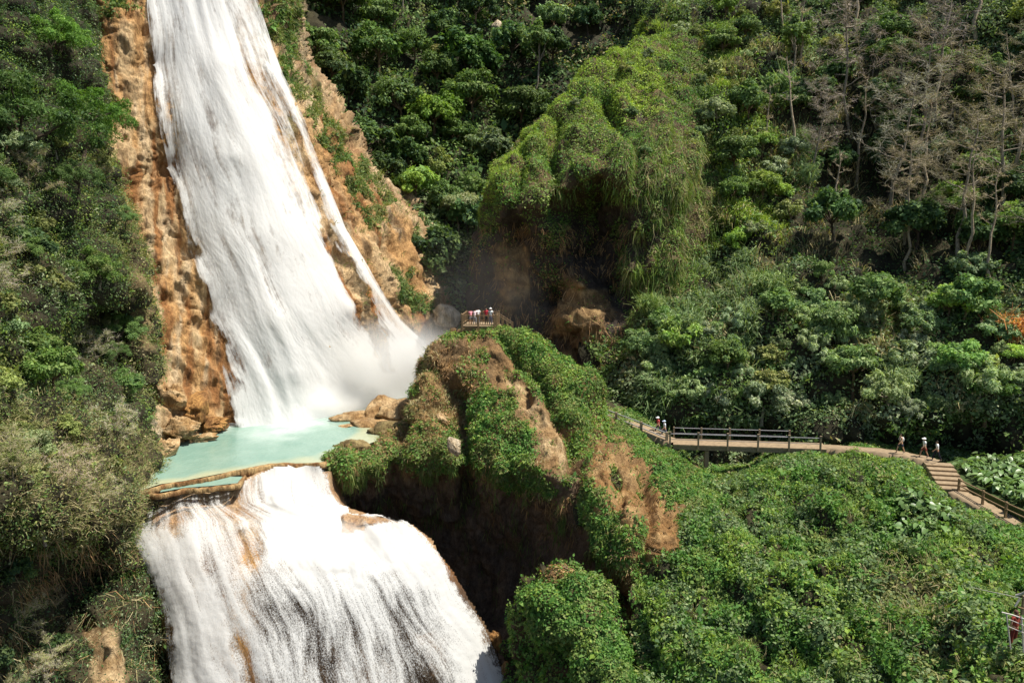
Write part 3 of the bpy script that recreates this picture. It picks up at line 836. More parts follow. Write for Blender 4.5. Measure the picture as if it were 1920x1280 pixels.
o = S_BACK.grid('hillside', 300, 1500, -120, 700, 8, M_SOIL, soil_col(), keep=lambda A, B: (A > 380 + B * .1))
o = S_RIGHT.grid('hillside', 1100, 2480, -120, 900, 6, M_SOIL, soil_col())
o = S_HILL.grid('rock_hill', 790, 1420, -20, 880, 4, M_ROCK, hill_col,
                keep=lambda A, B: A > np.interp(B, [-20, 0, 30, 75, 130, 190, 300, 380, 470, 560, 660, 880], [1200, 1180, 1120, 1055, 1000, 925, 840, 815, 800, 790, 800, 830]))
o = S_CLIFF.grid('cliff', 110, 930, -120, 880, 3, M_ROCK, cliff_col,
                 keep=lambda A, B: A < np.interp(B, [-90, 20, 110, 210, 280, 340, 400, 460, 540, 700], [612, 622, 642, 692, 742, 792, 852, 902, 927, 940]))
o = S_LEFT.grid('hillside', -600, 368, -60, 1340, 5, M_SOIL, left_col,
                keep=lambda A, B: A < np.interp(B, [y for _, y in LEFT_EDGE], [x + 68 for x, _ in LEFT_EDGE]))
o = S_SPUR.grid('rock_spur', 560, 1330, 545, 1285, 3, M_ROCK, spur_col,
                keep=lambda A, B: (A > np.interp(B, [545, 570, 640, 700, 770, 790, 800, 830, 905, 980, 1100], [868, 800, 770, 735, 725, 690, 640, 585, 560, 560, 630])) & (B > np.interp(A, [560, 800, 868, 945, 1030, 1095, 1140, 1165, 1230, 1320], [700, 570, 550, 545, 590, 640, 690, 735, 760, 800])))
o = S_SLOPE.grid('hillside', 1080, 2480, 740, 1400, 5, M_SOIL, soil_col((.03, .032, .015), (.07, .06, .03)),
                 keep=lambda A, B: (A > 1180) | (B < 1000))
o = S_MOUND.grid('hillock', 890, 1270, 1005, 1400, 4, M_SOIL, soil_col((.035, .032, .018), (.10, .07, .035)),
                 keep=lambda A, B: (A > np.interp(B, [1005, 1020, 1060, 1140, 1220, 1320], [1060, 1005, 955, 930, 900, 890])) & (A < np.interp(B, [1005, 1020, 1060, 1120, 1190, 1290, 1400], [1060, 1120, 1180, 1220, 1250, 1270, 1280])))


# rock behind the lower falls: set back where the water drops clear of it
def fall2_rock():
    aa = np.arange(190, 990, 4.); bb = np.arange(885, 1400, 4.)
    A, B = np.meshgrid(aa, bb)
    S_FALL2.cache(190, 990, 850, 1400, 4)
    P, n = S_FALL2.look(A, B)
    lip = lerp_edge([(190, 925), (300, 915), (450, 897), (520, 883), (600, 878), (640, 890), (760, 960), (990, 985)], A)
    s = (A - lerp_edge(LF_L, B)) / (lerp_edge(LF_R, B) - lerp_edge(LF_L, B))
    back = .12 + 4.5 * sstep(1070, 1130, B) * sstep(430, 520, A) * sstep(1.05, .8, s)
    back = back + 5 * sstep(.0, -.15, s) * sstep(1040, 1090, B) + 6 * sstep(1.0, 1.12, s)
    D = unit(P)
    Q = P + D * back[..., None] - np.array([0, 0, 1.]) * (.25 * sstep(.5, 3, back))[..., None]
    keep = (B > lip - 20) & (A < lerp_edge(LF_R, B) + 26)
    idx = np.arange(A.size).reshape(A.shape)
    f = np.stack([idx[:-1, :-1], idx[1:, :-1], idx[1:, 1:], idx[:-1, 1:]], -1).reshape(-1, 4)
    k = keep[:-1, :-1] & keep[1:, :-1] & keep[1:, 1:] & keep[:-1, 1:]
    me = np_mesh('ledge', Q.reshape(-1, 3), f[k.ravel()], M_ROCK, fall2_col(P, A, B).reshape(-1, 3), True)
    tag(obj('cliff', me), kind='structure')


fall2_rock()

# valley floor far below, reaching past everything
def ground():
    me = np_mesh('ground', [(-900, -300, -46), (900, -300, -46), (900, 900, -46), (-900, 900, -46)], [(0, 1, 2, 3)], M_SOIL,
                 np.tile((.07, .06, .035), (4, 1)))
    tag(obj('ground', me), kind='structure')


ground()
# ------------------------------------------------------------------ ground cover
ONE = lambda P, a, b: np.ones_like(a)


def nz(sc, seed, lo=-.1, hi=.4, o=3):
    return lambda P, a, b: sstep(lo, hi, fbm(P / sc, o, seed))


def mul(*fs):
    def f(P, a, b):
        r = 1.
        for x in fs: r = r * (x(P, a, b) if callable(x) else x)
        return r
    return f


def reg(poly, soft=25, rough=30, seed=3, scale=40):
    return lambda P, a, b: pm(a, b, poly, soft, rough, seed, scale)


# far slope behind the falls
cover('undergrowth', S_BACK, 95000, (430, 1420, -110, 640), lambda P, a, b: sstep(0, .3, .55 + fbm(P / 6, 3, 8)), 'mid', .55, .3, 1.6, .6, .35, .5,
      label='dense leafy undergrowth covering the far slope behind the main waterfall',
      patch=[('dark', nz(7, 101)), ('olive', mul(nz(6, 102, .15, .5), .6)), ('dark', reg([(940, 40), (1230, 20), (1180, 110), (1060, 210), (960, 260)])), ('cool', reg([(700, 300), (890, 380), (890, 600), (780, 520)])),
             ('dry', mul(reg([(900, 0), (1200, -20), (1250, 120), (1050, 130)]), .3))])
# right slope
LOWR = [(1150, 560), (1300, 600), (1500, 520), (1750, 560), (1960, 540), (2060, 860), (1150, 900)]
UPL = [(1180, 40), (1400, 60), (1520, 160), (1480, 420), (1330, 480), (1230, 300)]
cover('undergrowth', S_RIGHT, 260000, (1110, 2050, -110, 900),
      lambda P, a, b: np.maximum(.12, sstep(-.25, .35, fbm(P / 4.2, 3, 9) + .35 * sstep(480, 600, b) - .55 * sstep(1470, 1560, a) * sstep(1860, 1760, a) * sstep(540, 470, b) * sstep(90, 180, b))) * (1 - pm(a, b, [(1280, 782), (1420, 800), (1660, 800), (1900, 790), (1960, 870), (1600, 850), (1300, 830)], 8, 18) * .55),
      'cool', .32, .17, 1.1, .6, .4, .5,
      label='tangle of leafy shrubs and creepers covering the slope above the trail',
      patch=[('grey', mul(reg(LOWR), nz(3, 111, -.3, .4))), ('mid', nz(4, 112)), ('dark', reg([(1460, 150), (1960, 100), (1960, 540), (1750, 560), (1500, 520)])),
             ('bright', mul(reg([(1170, 60), (1400, 30), (1450, 170), (1400, 330), (1280, 320), (1220, 200)]), .6)), ('olive', mul(reg(UPL), nz(4, 113, -.1, .5), .8)), ('bright', mul(reg(UPL), nz(3, 114, 0, .5), .7)), ('dry', mul(nz(3.4, 115, .3, .65), .35))])
blades('dry_grass', S_RIGHT, 9000, (1200, 1960, 100, 790), nz(4, 121, .1, .5), 'dry', 1.5, .07, .5, .9, .8, label='dry straw stems scattered through the slope above the trail')
blades('reed_grass', S_RIGHT, 6000, (1190, 1420, 480, 800), nz(3, 122, -.2, .4), 'cool', 1.8, .10, .7, 1.1, .7, label='feathery green reeds growing thickly beside the hollow rock hill')

# middle hill
TOP = [(860, 300), (940, 180), (1060, 70), (1180, -10), (1420, -20), (1440, 760), (1290, 640), (1215, 540), (1195, 400), (1160, 318), (1060, 345), (1035, 392), (985, 378), (905, 378), (850, 380)]
HANG = [(1175, 260), (1300, 220), (1400, 300), (1420, 620), (1250, 640), (1180, 620)]
LOB = [(1005, 410), (1045, 400), (1052, 470), (1010, 480)]


def hill_d(P, a, b):
    d = pm(a, b, TOP, 14, 26)
    d = np.maximum(d, .9 * pm(a, b, LOB, 8, 16))
    d = np.maximum(d, .30 * sstep(.05, .45, fbm(P / 1.6, 4, 12)))
    d = np.maximum(d, .75 * pm(a, b, [(1120, 660), (1180, 590), (1260, 580), (1300, 860), (1110, 800)], 12, 26))
    for q, k in (([(1086, 350), (1114, 350), (1118, 480), (1096, 490)], .9), ([(1040, 385), (1060, 400), (1064, 530), (1046, 530)], .8), ([(893, 390), (935, 385), (938, 470), (898, 490)], .6), ([(1000, 470), (1050, 480), (1050, 570), (1010, 560)], .6), ([(1150, 400), (1175, 420), (1172, 560), (1150, 560)], .8)):
        d = np.maximum(d, k * pm(a, b, q, 7, 12, 14))
    rib = np.abs(streak(a + .22 * b, b, 34, 300, 45, 2))
    d = d * (1 - .85 * sstep(.30, .08, rib) * sstep(1165, 1200, a) * sstep(1420, 1380, a) * sstep(250, 330, b) * sstep(640, 560, b))
    return d * (.30 + .70 * sstep(-.45, .1, fbm(P / 2.6, 3, 13)))


cover('moss_carpet', S_HILL, 190000, (840, 1420, -10, 860), hill_d, 'ivy', .21, .12, .4, .55, .35, .45,
      label='bright green moss and creepers draped over the hollow rock hill',
      patch=[('lime', mul(reg([(1040, 200), (1080, 90), (1160, 20), (1240, 110), (1240, 230), (1120, 250)]), nz(2, 131, -.5, .2))), ('vine', nz(3, 132, -.1, .4)),
             ('bright', mul(nz(2.6, 133, -.1, .4), .5)), ('olive', mul(reg(HANG), nz(2, 134, -.2, .4), .6)), ('bright', mul(reg([(870, 420), (940, 230), (1060, 80), (1180, -10), (1230, 60), (1120, 170), (1010, 290), (940, 380)], 14, 14), .5)), ('lime', mul(reg([(870, 420), (940, 230), (1060, 80), (1180, -10), (1210, 70), (1110, 150), (1000, 270), (930, 360)], 10, 12), .5)), ('dry', mul(reg(HANG), nz(2.2, 135, .1, .6), .25)), ('brown', mul(reg([(890, 440), (1160, 440), (1160, 720), (890, 700)]), .5))])
blades('hanging_vines', S_HILL, 8000, (1020, 1400, 280, 640), lambda P, a, b: np.maximum(pm(a, b, HANG, 14, 20), .6 * pm(a, b, [(1030, 340), (1190, 300), (1195, 400), (1180, 420), (1160, 370), (1060, 380)], 8, 10)) * sstep(-.1, .35, streak(a, b, 14, 60, 77)),
       'ivy', .8, .055, .5, 1.1, .4, hang=True, label='curtains of hanging vines on the flank of the hollow rock hill', patch=[('bright', nz(2, 141, 0, .4)), ('dry', mul(nz(1.5, 142, .1, .5), .5))], off=.5)
blades('hanging_roots', S_HILL, 1500, (900, 1180, 420, 720), nz(1.6, 143, 0, .5), 'brown', 1.1, .06, .5, 1.0, .5, hang=True, label='brown roots and dead vines hanging in the shaded rock hollow', off=.3)
blades('ridge_grass', S_HILL, 12000, (880, 1300, 40, 420), mul(reg([(880, 430), (980, 230), (1110, 110), (1260, 40), (1300, 160), (1140, 210), (1010, 300), (930, 400)], 12, 10), nz(2, 146, -.4, .3)), 'lime', .5, .045, .6, .9, .7, label='fine grass along the crest of the hollow rock hill', patch=[('ivy', nz(3, 147, 0, .4))])

# cliff beside the falls
CG = [[(590, 250), (630, 265), (690, 350), (720, 420), (700, 420), (650, 350)], [(735, 500), (770, 520), (815, 570), (812, 592), (770, 590), (742, 550)],
      [(478, -20), (545, -20), (570, 150), (540, 150), (500, 60)], [(190, -20), (262, -20), (258, 20), (200, 30)], [(650, 280), (690, 310), (760, 390), (720, 390)],
      [(780, 430), (850, 520), (860, 600), (835, 560)], [(235, 420), (262, 480), (275, 600), (255, 600), (240, 500)], [(545, 150), (600, 200), (640, 280), (600, 262)]]


def cliff_d(P, a, b):
    d = 0
    for q in CG: d = np.maximum(d, pm(a, b, q, 8, 18, 31, 22))
    return d * sstep(-.5, .2, fbm(P / 1.8, 3, 32))


cover('cliff_moss', S_CLIFF, 30000, (170, 900, -40, 640), cliff_d, 'olive', .30, .14, .3, .5, .6, .3, label='patches of moss and small plants clinging to the orange cliff',
      patch=[('vine', nz(4, 151, -.2, .4)), ('mid', nz(3, 152, 0, .4))])
blades('cliff_grass', S_CLIFF, 9000, (170, 900, -40, 640), lambda P, a, b: np.minimum(1, cliff_d(P, a, b) + .10 * sstep(560, 640, a) * sstep(.1, .4, fbm(P / 2, 3, 33))), 'olive', .9, .07, .6, .3, .6, label='tufts of olive grass on the ledges of the orange cliff', patch=[('mid', nz(3, 153))])

# left hillside
DRYP = [(-160, 790), (40, 760), (200, 800), (280, 850), (285, 930), (255, 1010), (100, 1000), (-160, 960)]
cover('undergrowth', S_LEFT, 290000, (-150, 360, -60, 1330),
      lambda P, a, b: np.maximum(.45, sstep(-.35, .2, fbm(P / 2.4, 3, 14))) * (1 - .85 * pm(a, b, [(170, 1170), (222, 1170), (232, 1290), (165, 1290)], 6, 14)) * (1 - .55 * pm(a, b, [(165, 540), (255, 545), (270, 720), (165, 720), (140, 620)], 14, 30)) * (1 - .4 * pm(a, b, [(-60, 1030), (180, 1050), (220, 1120), (150, 1290), (-60, 1200)], 20, 40)),
      'mid', .155, .07, .8, .65, .35, .45,
      label='thick leafy scrub covering the near hillside beside the falls',
      patch=[('dark', mul(reg([(-160, -60), (180, -60), (300, 400), (300, 760), (-160, 760)]), .65)), ('olive', nz(2.4, 161, 0, .4)), ('dark', reg([(-160, -60), (180, -60), (240, 120), (190, 260), (-160, 260)])), ('bright', mul(nz(2, 162, .1, .5), .4)),
             ('olive', mul(reg(DRYP), .6)), ('dry', mul(reg(DRYP), nz(1.8, 163, -.1, .6), .35)), ('dark', reg([(-160, 1020), (180, 1040), (300, 1120), (300, 1340), (-160, 1340)])), ('grey', mul(nz(2, 164, .1, .4), .4)),
             ('olive', mul(reg([(190, 200), (300, 200), (310, 740), (250, 740)]), .55)), ('dry', mul(reg([(200, 200), (300, 200), (310, 740), (260, 740)]), .25))])
blades('dry_twigs', S_LEFT, 11000, (-150, 340, 700, 1320), lambda P, a, b: np.maximum(pm(a, b, DRYP, 30, 40) * .8, .15 * sstep(0, .4, fbm(P / 2, 3, 15))), 'dry', .5, .022, .3, .6, .9, label='pale dry twigs and straw over the near scrub', off=.6)
blades('hanging_twigs', S_LEFT, 1600, (-100, 310, 1000, 1320), nz(1.6, 166, -.1, .4), 'brown', 1.2, .035, .5, .9, .7, hang=True, label='bare brown twigs hanging over the shaded near bank', off=.6, patch=[('dry', nz(1.3, 167))])

# spur
SP_TOP = [(830, 632), (868, 612), (945, 608), (1002, 636), (1062, 678), (1112, 722), (1130, 768), (1128, 850), (1112, 880), (1075, 850), (1050, 790), (1010, 730), (965, 690), (930, 640), (870, 640)]
SP_MID = [(880, 720), (930, 720), (975, 770), (1000, 850), (1040, 900), (1000, 930), (900, 900), (870, 800)]
SP_RGT = [(1130, 775), (1200, 800), (1270, 835), (1340, 900), (1345, 1100), (1290, 1010), (1235, 920), (1190, 850)]
SP_FRT = [(1095, 905), (1140, 930), (1180, 1000), (1200, 1070), (1120, 1060), (1090, 1000)]
SP_LIP = [(605, 840), (700, 835), (800, 800), (880, 830), (960, 880), (930, 898), (820, 885), (620, 890)]


UNDER = [(585, 902), (650, 896), (720, 890), (800, 898), (880, 886), (960, 920), (1040, 948), (1080, 1030), (1085, 1140), (585, 1140)]


STRIP = [(952, 712), (975, 716), (1020, 770), (1062, 830), (1090, 890), (1045, 900), (1010, 850), (985, 780)]
EARTH = [(1130, 835), (1170, 850), (1215, 920), (1275, 1000), (1290, 1090), (1230, 1080), (1200, 1000), (1160, 960), (1100, 890)]


def spur_d(P, a, b):
    d = pm(a, b, SP_TOP, 8, 14, 41)
    d = np.maximum(d, pm(a, b, SP_MID, 12, 26, 42))
    d = np.maximum(d, pm(a, b, SP_RGT, 8, 18, 43))
    d = np.maximum(d, .85 * pm(a, b, SP_FRT, 10, 24, 44))
    d = np.maximum(d, .6 * pm(a, b, SP_LIP, 10, 24, 45))
    d = np.maximum(d, .32 * sstep(.15, .45, fbm(P / 1.5, 4, 46)) * sstep(960, 900, b))
    d = np.maximum(d, pm(a, b, [(1150, 930), (1235, 990), (1230, 1060), (1170, 1010)], 10, 26, 47) * sstep(0, .3, fbm(P / 1.2, 3, 48)))
    d = d * (1 - .97 * pm(a, b, UNDER, 9, 14, 50))
    d = d * (1 - .85 * np.maximum(pm(a, b, STRIP, 8, 20, 52, 20), pm(a, b, EARTH, 12, 44, 53, 24)))
    return d * (.35 + .65 * sstep(-.45, .05, fbm(P / 1.7, 3, 49)))


cover('moss_carpet', S_SPUR, 140000, (570, 1340, 560, 1140), spur_d, 'vine', .185, .115, .28, .5, .4, .4,
      label='green creepers carpeting the rock spur below the viewing platform',
      patch=[('bright', mul(reg(SP_TOP, 12, 14), nz(1.6, 171, -.3, .3))), ('ivy', nz(2, 172)), ('olive', mul(reg(SP_LIP), .7)), ('bright', mul(nz(1.7, 173, .2, .5), .4)), ('brown', mul(reg([(800, 640), (900, 650), (880, 760), (800, 830), (640, 860), (780, 760)]), .55))])
blades('dry_grass', S_SPUR, 11000, (600, 1300, 620, 1090), lambda P, a, b: np.maximum.reduce([.9 * pm(a, b, [(800, 640), (890, 645), (900, 720), (850, 820), (760, 850), (680, 860), (770, 770)], 12, 26), .5 * pm(a, b, [(1000, 780), (1100, 850), (1180, 900), (1290, 1060), (1180, 1090), (1000, 900)], 14, 30), .35 * spur_d(P, a, b)]) * sstep(-.3, .3, fbm(P / 1.3, 3, 58)) * (1 - .85 * np.maximum(pm(a, b, EARTH, 12, 26, 53, 30), pm(a, b, STRIP, 8, 16, 52))),
       'brown', .5, .045, .7, .25, .6, label='matted brown grass hanging on the rock spur', patch=[('dry', nz(1.2, 174, -.2, .4)), ('olive', nz(1.5, 175, .0, .4))])
blades('hanging_vines', S_SPUR, 5000, (600, 1200, 860, 1180), lambda P, a, b: np.maximum(.9 * pm(a, b, [(610, 860), (700, 870), (820, 872), (900, 870), (1000, 920), (1110, 930), (1130, 1060), (1090, 1060), (1040, 950), (960, 915), (880, 890), (700, 895), (605, 930)], 10, 16), .12) * sstep(0, .35, streak(a, b, 10, 60, 59)), 'ivy', .7, .05, .6, 1.1, .3, hang=True,
       label='vines trailing over the dark overhang of the rock spur', patch=[('brown', nz(1.5, 176, -.2, .4)), ('olive', nz(2, 177, 0, .4))], off=.25)

# green slope
TAROP = [(1640, 955), (1720, 945), (1790, 970), (1780, 1020), (1690, 1030)]
cover('vine_carpet', S_SLOPE, 430000, (1090, 2050, 760, 1395),
      lambda P, a, b: (.10 + .90 * sstep(-.42, .0, fbm(P / 2.1, 3, 16))) * (1 - .6 * pm(a, b, TAROP, 8, 8)) * ((a > 1180) | (b < 1000)), 'ivy', .205, .14, .42, .5, .35, .45,
      label='dense carpet of leafy creepers over the slope below the trail',
      patch=[('cool', nz(3, 181, -.1, .4)), ('vine', nz(2.4, 182, 0, .4)), ('bright', mul(nz(3.4, 183, .05, .5), .6)), ('bright', mul(reg([(1750, 1020), (1980, 1040), (1980, 1120), (1780, 1100)]), .6)),
             ('olive', mul(reg([(1640, 1060), (1780, 1060), (1760, 1250), (1660, 1220)]), .7)), ('dry', mul(nz(1.8, 184, .35, .6), .2)), ('olive', mul(reg([(1720, 1200), (1960, 1180), (1960, 1330), (1650, 1330)]), .5)),
             ('vine', mul(nz(1.5, 185, .2, .65), .5))])
blades('dry_stems', S_SLOPE, 1500, (1290, 2000, 860, 1340), lambda P, a, b: np.maximum(pm(a, b, [(1640, 1060), (1780, 1060), (1790, 1250), (1660, 1220)], 20, 40), .25 * sstep(.1, .5, fbm(P / 1.8, 3, 17))), 'dry', .9, .03, .5, .7, .7, label='dry stems poking through the creepers below the trail', off=.3)
blades('trail_grass', S_SLOPE, 12000, (1130, 1960, 785, 1010), lambda P, a, b: sstep(26, 8, np.abs(b - np.interp(a, *CREST))), 'bright', .42, .035, .6, 1., .4, label='short green grass along the edge of the trail', patch=[('vine', nz(1.4, 186))])

# mound
cover('vine_carpet', S_MOUND, 62000, (920, 1260, 1030, 1390), lambda P, a, b: np.maximum(.2, pm(a, b, [(985, 1100), (1060, 1050), (1140, 1085), (1180, 1200), (1200, 1400), (1100, 1400), (1080, 1270), (1045, 1200), (985, 1160)], 12, 22)) * (.4 + .6 * sstep(-.5, 0, fbm(P / 1.3, 3, 18))),
      'vine', .185, .13, .3, .5, .4, .4, label='creepers growing over the rounded mound at the foot of the slope',
      patch=[('ivy', nz(1.6, 191)), ('olive', mul(reg([(1080, 1100), (1140, 1110), (1150, 1200), (1090, 1180)]), .5)), ('bright', mul(nz(1.5, 192, .1, .5), .5)), ('brown', mul(reg([(1000, 1070), (1070, 1055), (1080, 1075), (1010, 1100)], 8, 10), .7))])

# taller tufts break up the carpets
def tufts(name, surf, n, rect, dens, pal, L, W, hgt, label, patch=None):
    return cover(name, surf, n, rect, dens, pal, L, W, hgt, .8, .15, .9, label=label, patch=patch)


tufts('leafy_tufts', S_SLOPE, 90000, (1190, 2040, 880, 1390), lambda P, a, b: sstep(.12, .4, fbm(P / 1.7, 3, 301)) * sstep(10, 50, b - crest(a)), 'cool', .22, .135, .9, 'taller leafy tufts standing above the creepers on the slope', [('bright', nz(2.5, 302, 0, .4)), ('vine', nz(2, 303, -.1, .3))])
blades('fern_grass', S_SLOPE, 22000, (1190, 2040, 870, 1390), lambda P, a, b: sstep(.1, .4, fbm(P / 1.9, 3, 304)) * sstep(10, 40, b - crest(a)), 'bright', .62, .05, .7, .9, .6, label='long grass and fern blades among the creepers on the slope', patch=[('olive', nz(2, 305, .0, .4)), ('vine', nz(2.4, 306, 0, .4))])
tufts('leafy_tufts', S_SPUR, 13000, (600, 1330, 620, 1090), lambda P, a, b: spur_d(P, a, b) * sstep(.1, .4, fbm(P / 1.2, 3, 307)), 'vine', .2, .12, .6, 'taller leafy tufts on the rock spur', [('bright', nz(1.6, 308, 0, .4))])
blades('fern_grass', S_SPUR, 14000, (600, 1330, 620, 1090), lambda P, a, b: spur_d(P, a, b) * sstep(0, .3, fbm(P / 1.3, 3, 309)), 'bright', .5, .04, .8, .6, .6, label='short grass tufts on the rock spur', patch=[('olive', nz(1.4, 310, -.1, .3))])
tufts('leafy_tufts', S_MOUND, 9000, (940, 1240, 1040, 1390), nz(1.1, 311, .1, .4), 'vine', .2, .13, .5, 'taller leafy tufts on the rounded mound', [('bright', nz(1.4, 312, 0, .4))])
blades('long_vines', S_HILL, 4500, (1150, 1410, 250, 640), lambda P, a, b: pm(a, b, HANG, 14, 20) * sstep(.0, .3, np.abs(streak(a + .22 * b, b, 34, 300, 45, 2)) - .3), 'olive', 1.5, .05, .3, 1.5, .3, hang=True, label='long dry vines hanging down the ribs of the rock hill', patch=[('dry', nz(2, 313, -.2, .4)), ('bright', nz(2, 314, .1, .4))], off=.5)

# the same growth carries on past the edges of the view
cover('undergrowth', S_LEFT, 70000, (-600, -150, -60, 1330), ONE, 'mid', .30, .15, .8, .65, .35, .45, label='scrub continuing over the near hillside to the left', patch=[('dark', nz(3, 321)), ('olive', nz(2.4, 322))])
cover('undergrowth', S_RIGHT, 90000, (2050, 2480, -110, 900), ONE, 'cool', .42, .24, 1.1, .6, .4, .5, label='shrubs continuing over the slope to the right', patch=[('mid', nz(4, 323)), ('olive', nz(5, 324))])
cover('vine_carpet', S_SLOPE, 80000, (2050, 2480, 900, 1395), ONE, 'ivy', .26, .17, .42, .5, .35, .45, label='creepers continuing over the slope to the right', patch=[('cool', nz(3, 325))])

blades('slope_grass', S_RIGHT, 22000, (1170, 1480, 20, 480), lambda P, a, b: pm(a, b, UPL, 30, 40) * sstep(-.2, .3, fbm(P / 3, 3, 331)), 'bright', 1.0, .06, .6, .9, .6, label='tall pale grass on the sunny slope right of the rock hill', patch=[('olive', nz(3, 332, -.1, .4)), ('dry', nz(3, 333, .15, .5)), ('lime', nz(4, 334, .1, .5))])
# ------------------------------------------------------------------ water
ZP = -21.0


def on_level(px, py, z):
    """point of the horizontal plane z seen at (px, py)"""
    px = np.asarray(px, float); py = np.asarray(py, float)
    v = (640 - py) / F
    Y = z / ((-ST + v * CT) / (CT + v * ST))
    return at(px, py, Y)


def pool_mat():
    m, nt, N, L = new_mat('milky_pool_water')
    out = N.new('ShaderNodeOutputMaterial'); p = N.new('ShaderNodeBsdfPrincipled')
    fo = N.new('ShaderNodeAttribute'); fo.attribute_name = 'foam'
    sh = N.new('ShaderNodeAttribute'); sh.attribute_name = 'shore'
    tc = N.new('ShaderNodeTexCoord')
    n = N.new('ShaderNodeTexNoise'); n.inputs['Scale'].default_value = .35; n.inputs['Detail'].default_value = 6; n.inputs['Roughness'].default_value = .65
    n2 = N.new('ShaderNodeTexNoise'); n2.inputs['Scale'].default_value = 2.2; n2.inputs['Detail'].default_value = 4
    L.new(tc.outputs['Object'], n.inputs['Vector']); L.new(tc.outputs['Object'], n2.inputs['Vector'])
    r = N.new('ShaderNodeValToRGB')
    r.color_ramp.elements[0].position = .35; r.color_ramp.elements[0].color = (.17, .29, .235, 1)
    r.color_ramp.elements[1].position = .7; r.color_ramp.elements[1].color = (.23, .345, .285, 1)
    L.new(n.outputs['Fac'], r.inputs[0])
    s1 = N.new('ShaderNodeMix'); s1.data_type = 'RGBA'; L.new(sh.outputs['Fac'], s1.inputs[0]); L.new(r.outputs[0], s1.inputs[6]); s1.inputs[7].default_value = (.42, .41, .25, 1)
    ad = N.new('ShaderNodeMath'); ad.operation = 'ADD'; ad.use_clamp = True
    mu = N.new('ShaderNodeMath'); mu.operation = 'MULTIPLY_ADD'; L.new(n.outputs['Fac'], mu.inputs[0]); mu.inputs[1].default_value = 1.6; mu.inputs[2].default_value = -.8
    mm = N.new('ShaderNodeMath'); mm.operation = 'MULTIPLY'; L.new(mu.outputs[0], mm.inputs[0]); L.new(fo.outputs['Fac'], mm.inputs[1])
    L.new(fo.outputs['Fac'], ad.inputs[0]); L.new(mm.outputs[0], ad.inputs[1])
    s2 = N.new('ShaderNodeMix'); s2.data_type = 'RGBA'; L.new(ad.outputs[0], s2.inputs[0]); L.new(s1.outputs[2], s2.inputs[6]); s2.inputs[7].default_value = (.68, .72, .70, 1)
    L.new(s2.outputs[2], p.inputs['Base Color'])
    p.inputs['Roughness'].default_value = .12; p.inputs['IOR'].default_value = 1.33
    bp = N.new('ShaderNodeBump'); bp.inputs['Strength'].default_value = .35; bp.inputs['Distance'].default_value = .12
    L.new(n2.outputs['Fac'], bp.inputs['Height']); L.new(bp.outputs[0], p.inputs['Normal'])
    L.new(p.outputs[0], out.inputs[0])
    return m


M_POOL = pool_mat()
FRONT = [(255, 922), (300, 907), (345, 901), (385, 893), (420, 886), (450, 880), (480, 874), (510, 869), (560, 868), (600, 867), (640, 862), (700, 855)]


def pool():
    a = np.linspace(0, 1, 130); t = np.linspace(0, 1, 90)
    A, T = np.meshgrid(a, t)
    A = 255 + A * np.interp(T, [0, .05, .12, .2, .4, .6, .8, 1], [352, 375, 420, 470, 530, 560, 590, 600])
    f = lerp_edge([(x, 0) for x, y in FRONT], A) * 0 + np.interp(A, [x for x, _ in FRONT], [y for _, y in FRONT])
    B = f + (690 - f) * T
    P = on_level(A, B, ZP)
    idx = np.arange(A.size).reshape(A.shape)
    fc = np.stack([idx[:-1, :-1], idx[:-1, 1:], idx[1:, 1:], idx[1:, :-1]], -1).reshape(-1, 4)
    foot = np.interp(A, [420, 470, 560, 620, 690, 760, 800], [795, 790, 778, 762, 735, 690, 660])
    nn = fbm(P / 3., 4, 66) * 14
    foam = sstep(22, -4, B - foot + nn) * sstep(395, 450, A + nn)
    foam = np.maximum(foam, .45 * sstep(55, 5, B - foot + nn * 1.6) * sstep(430, 520, A))
    shore = np.maximum(sstep(14, 0, f - B + nn * .4) * .8, sstep(16, 0, A - np.interp(B, [780, 830, 870, 905], [420, 330, 285, 270]) + nn * .5))
    shore = np.maximum(shore, .7 * sstep(26, 2, np.interp(B, [720, 780, 800, 840, 870], [720, 640, 690, 640, 600]) - A + nn) * sstep(740, 790, B))
    me = np_mesh('pool', P.reshape(-1, 3), fc, M_POOL, None, True, {'foam': foam.ravel(), 'shore': shore.ravel()})
    tag(obj('pool_water', me), 'still turquoise pool between the two waterfalls', None, None, 'structure')
    # small terrace pool just below the lip
    q = [(300, 922), (345, 914), (400, 910), (445, 905), (455, 893), (430, 893), (390, 900), (345, 908), (305, 914)]
    V = on_level([x for x, y in q], [y for x, y in q], ZP - .34)
    c = V.mean(0)
    V = np.r_[V, [c]]
    k = len(q)
    bm = bmesh.new(); vs = [bm.verts.new(v) for v in V]
    for i in range(k): bm.faces.new((vs[i], vs[(i + 1) % k], vs[k]))
    me = bpy.data.meshes.new('terrace_pool'); bm.to_mesh(me); bm.free(); me.materials.append(M_POOL)
    tag(obj('pool_water', me), 'narrow terrace pool held just below the lip', None, None, 'structure')


pool()


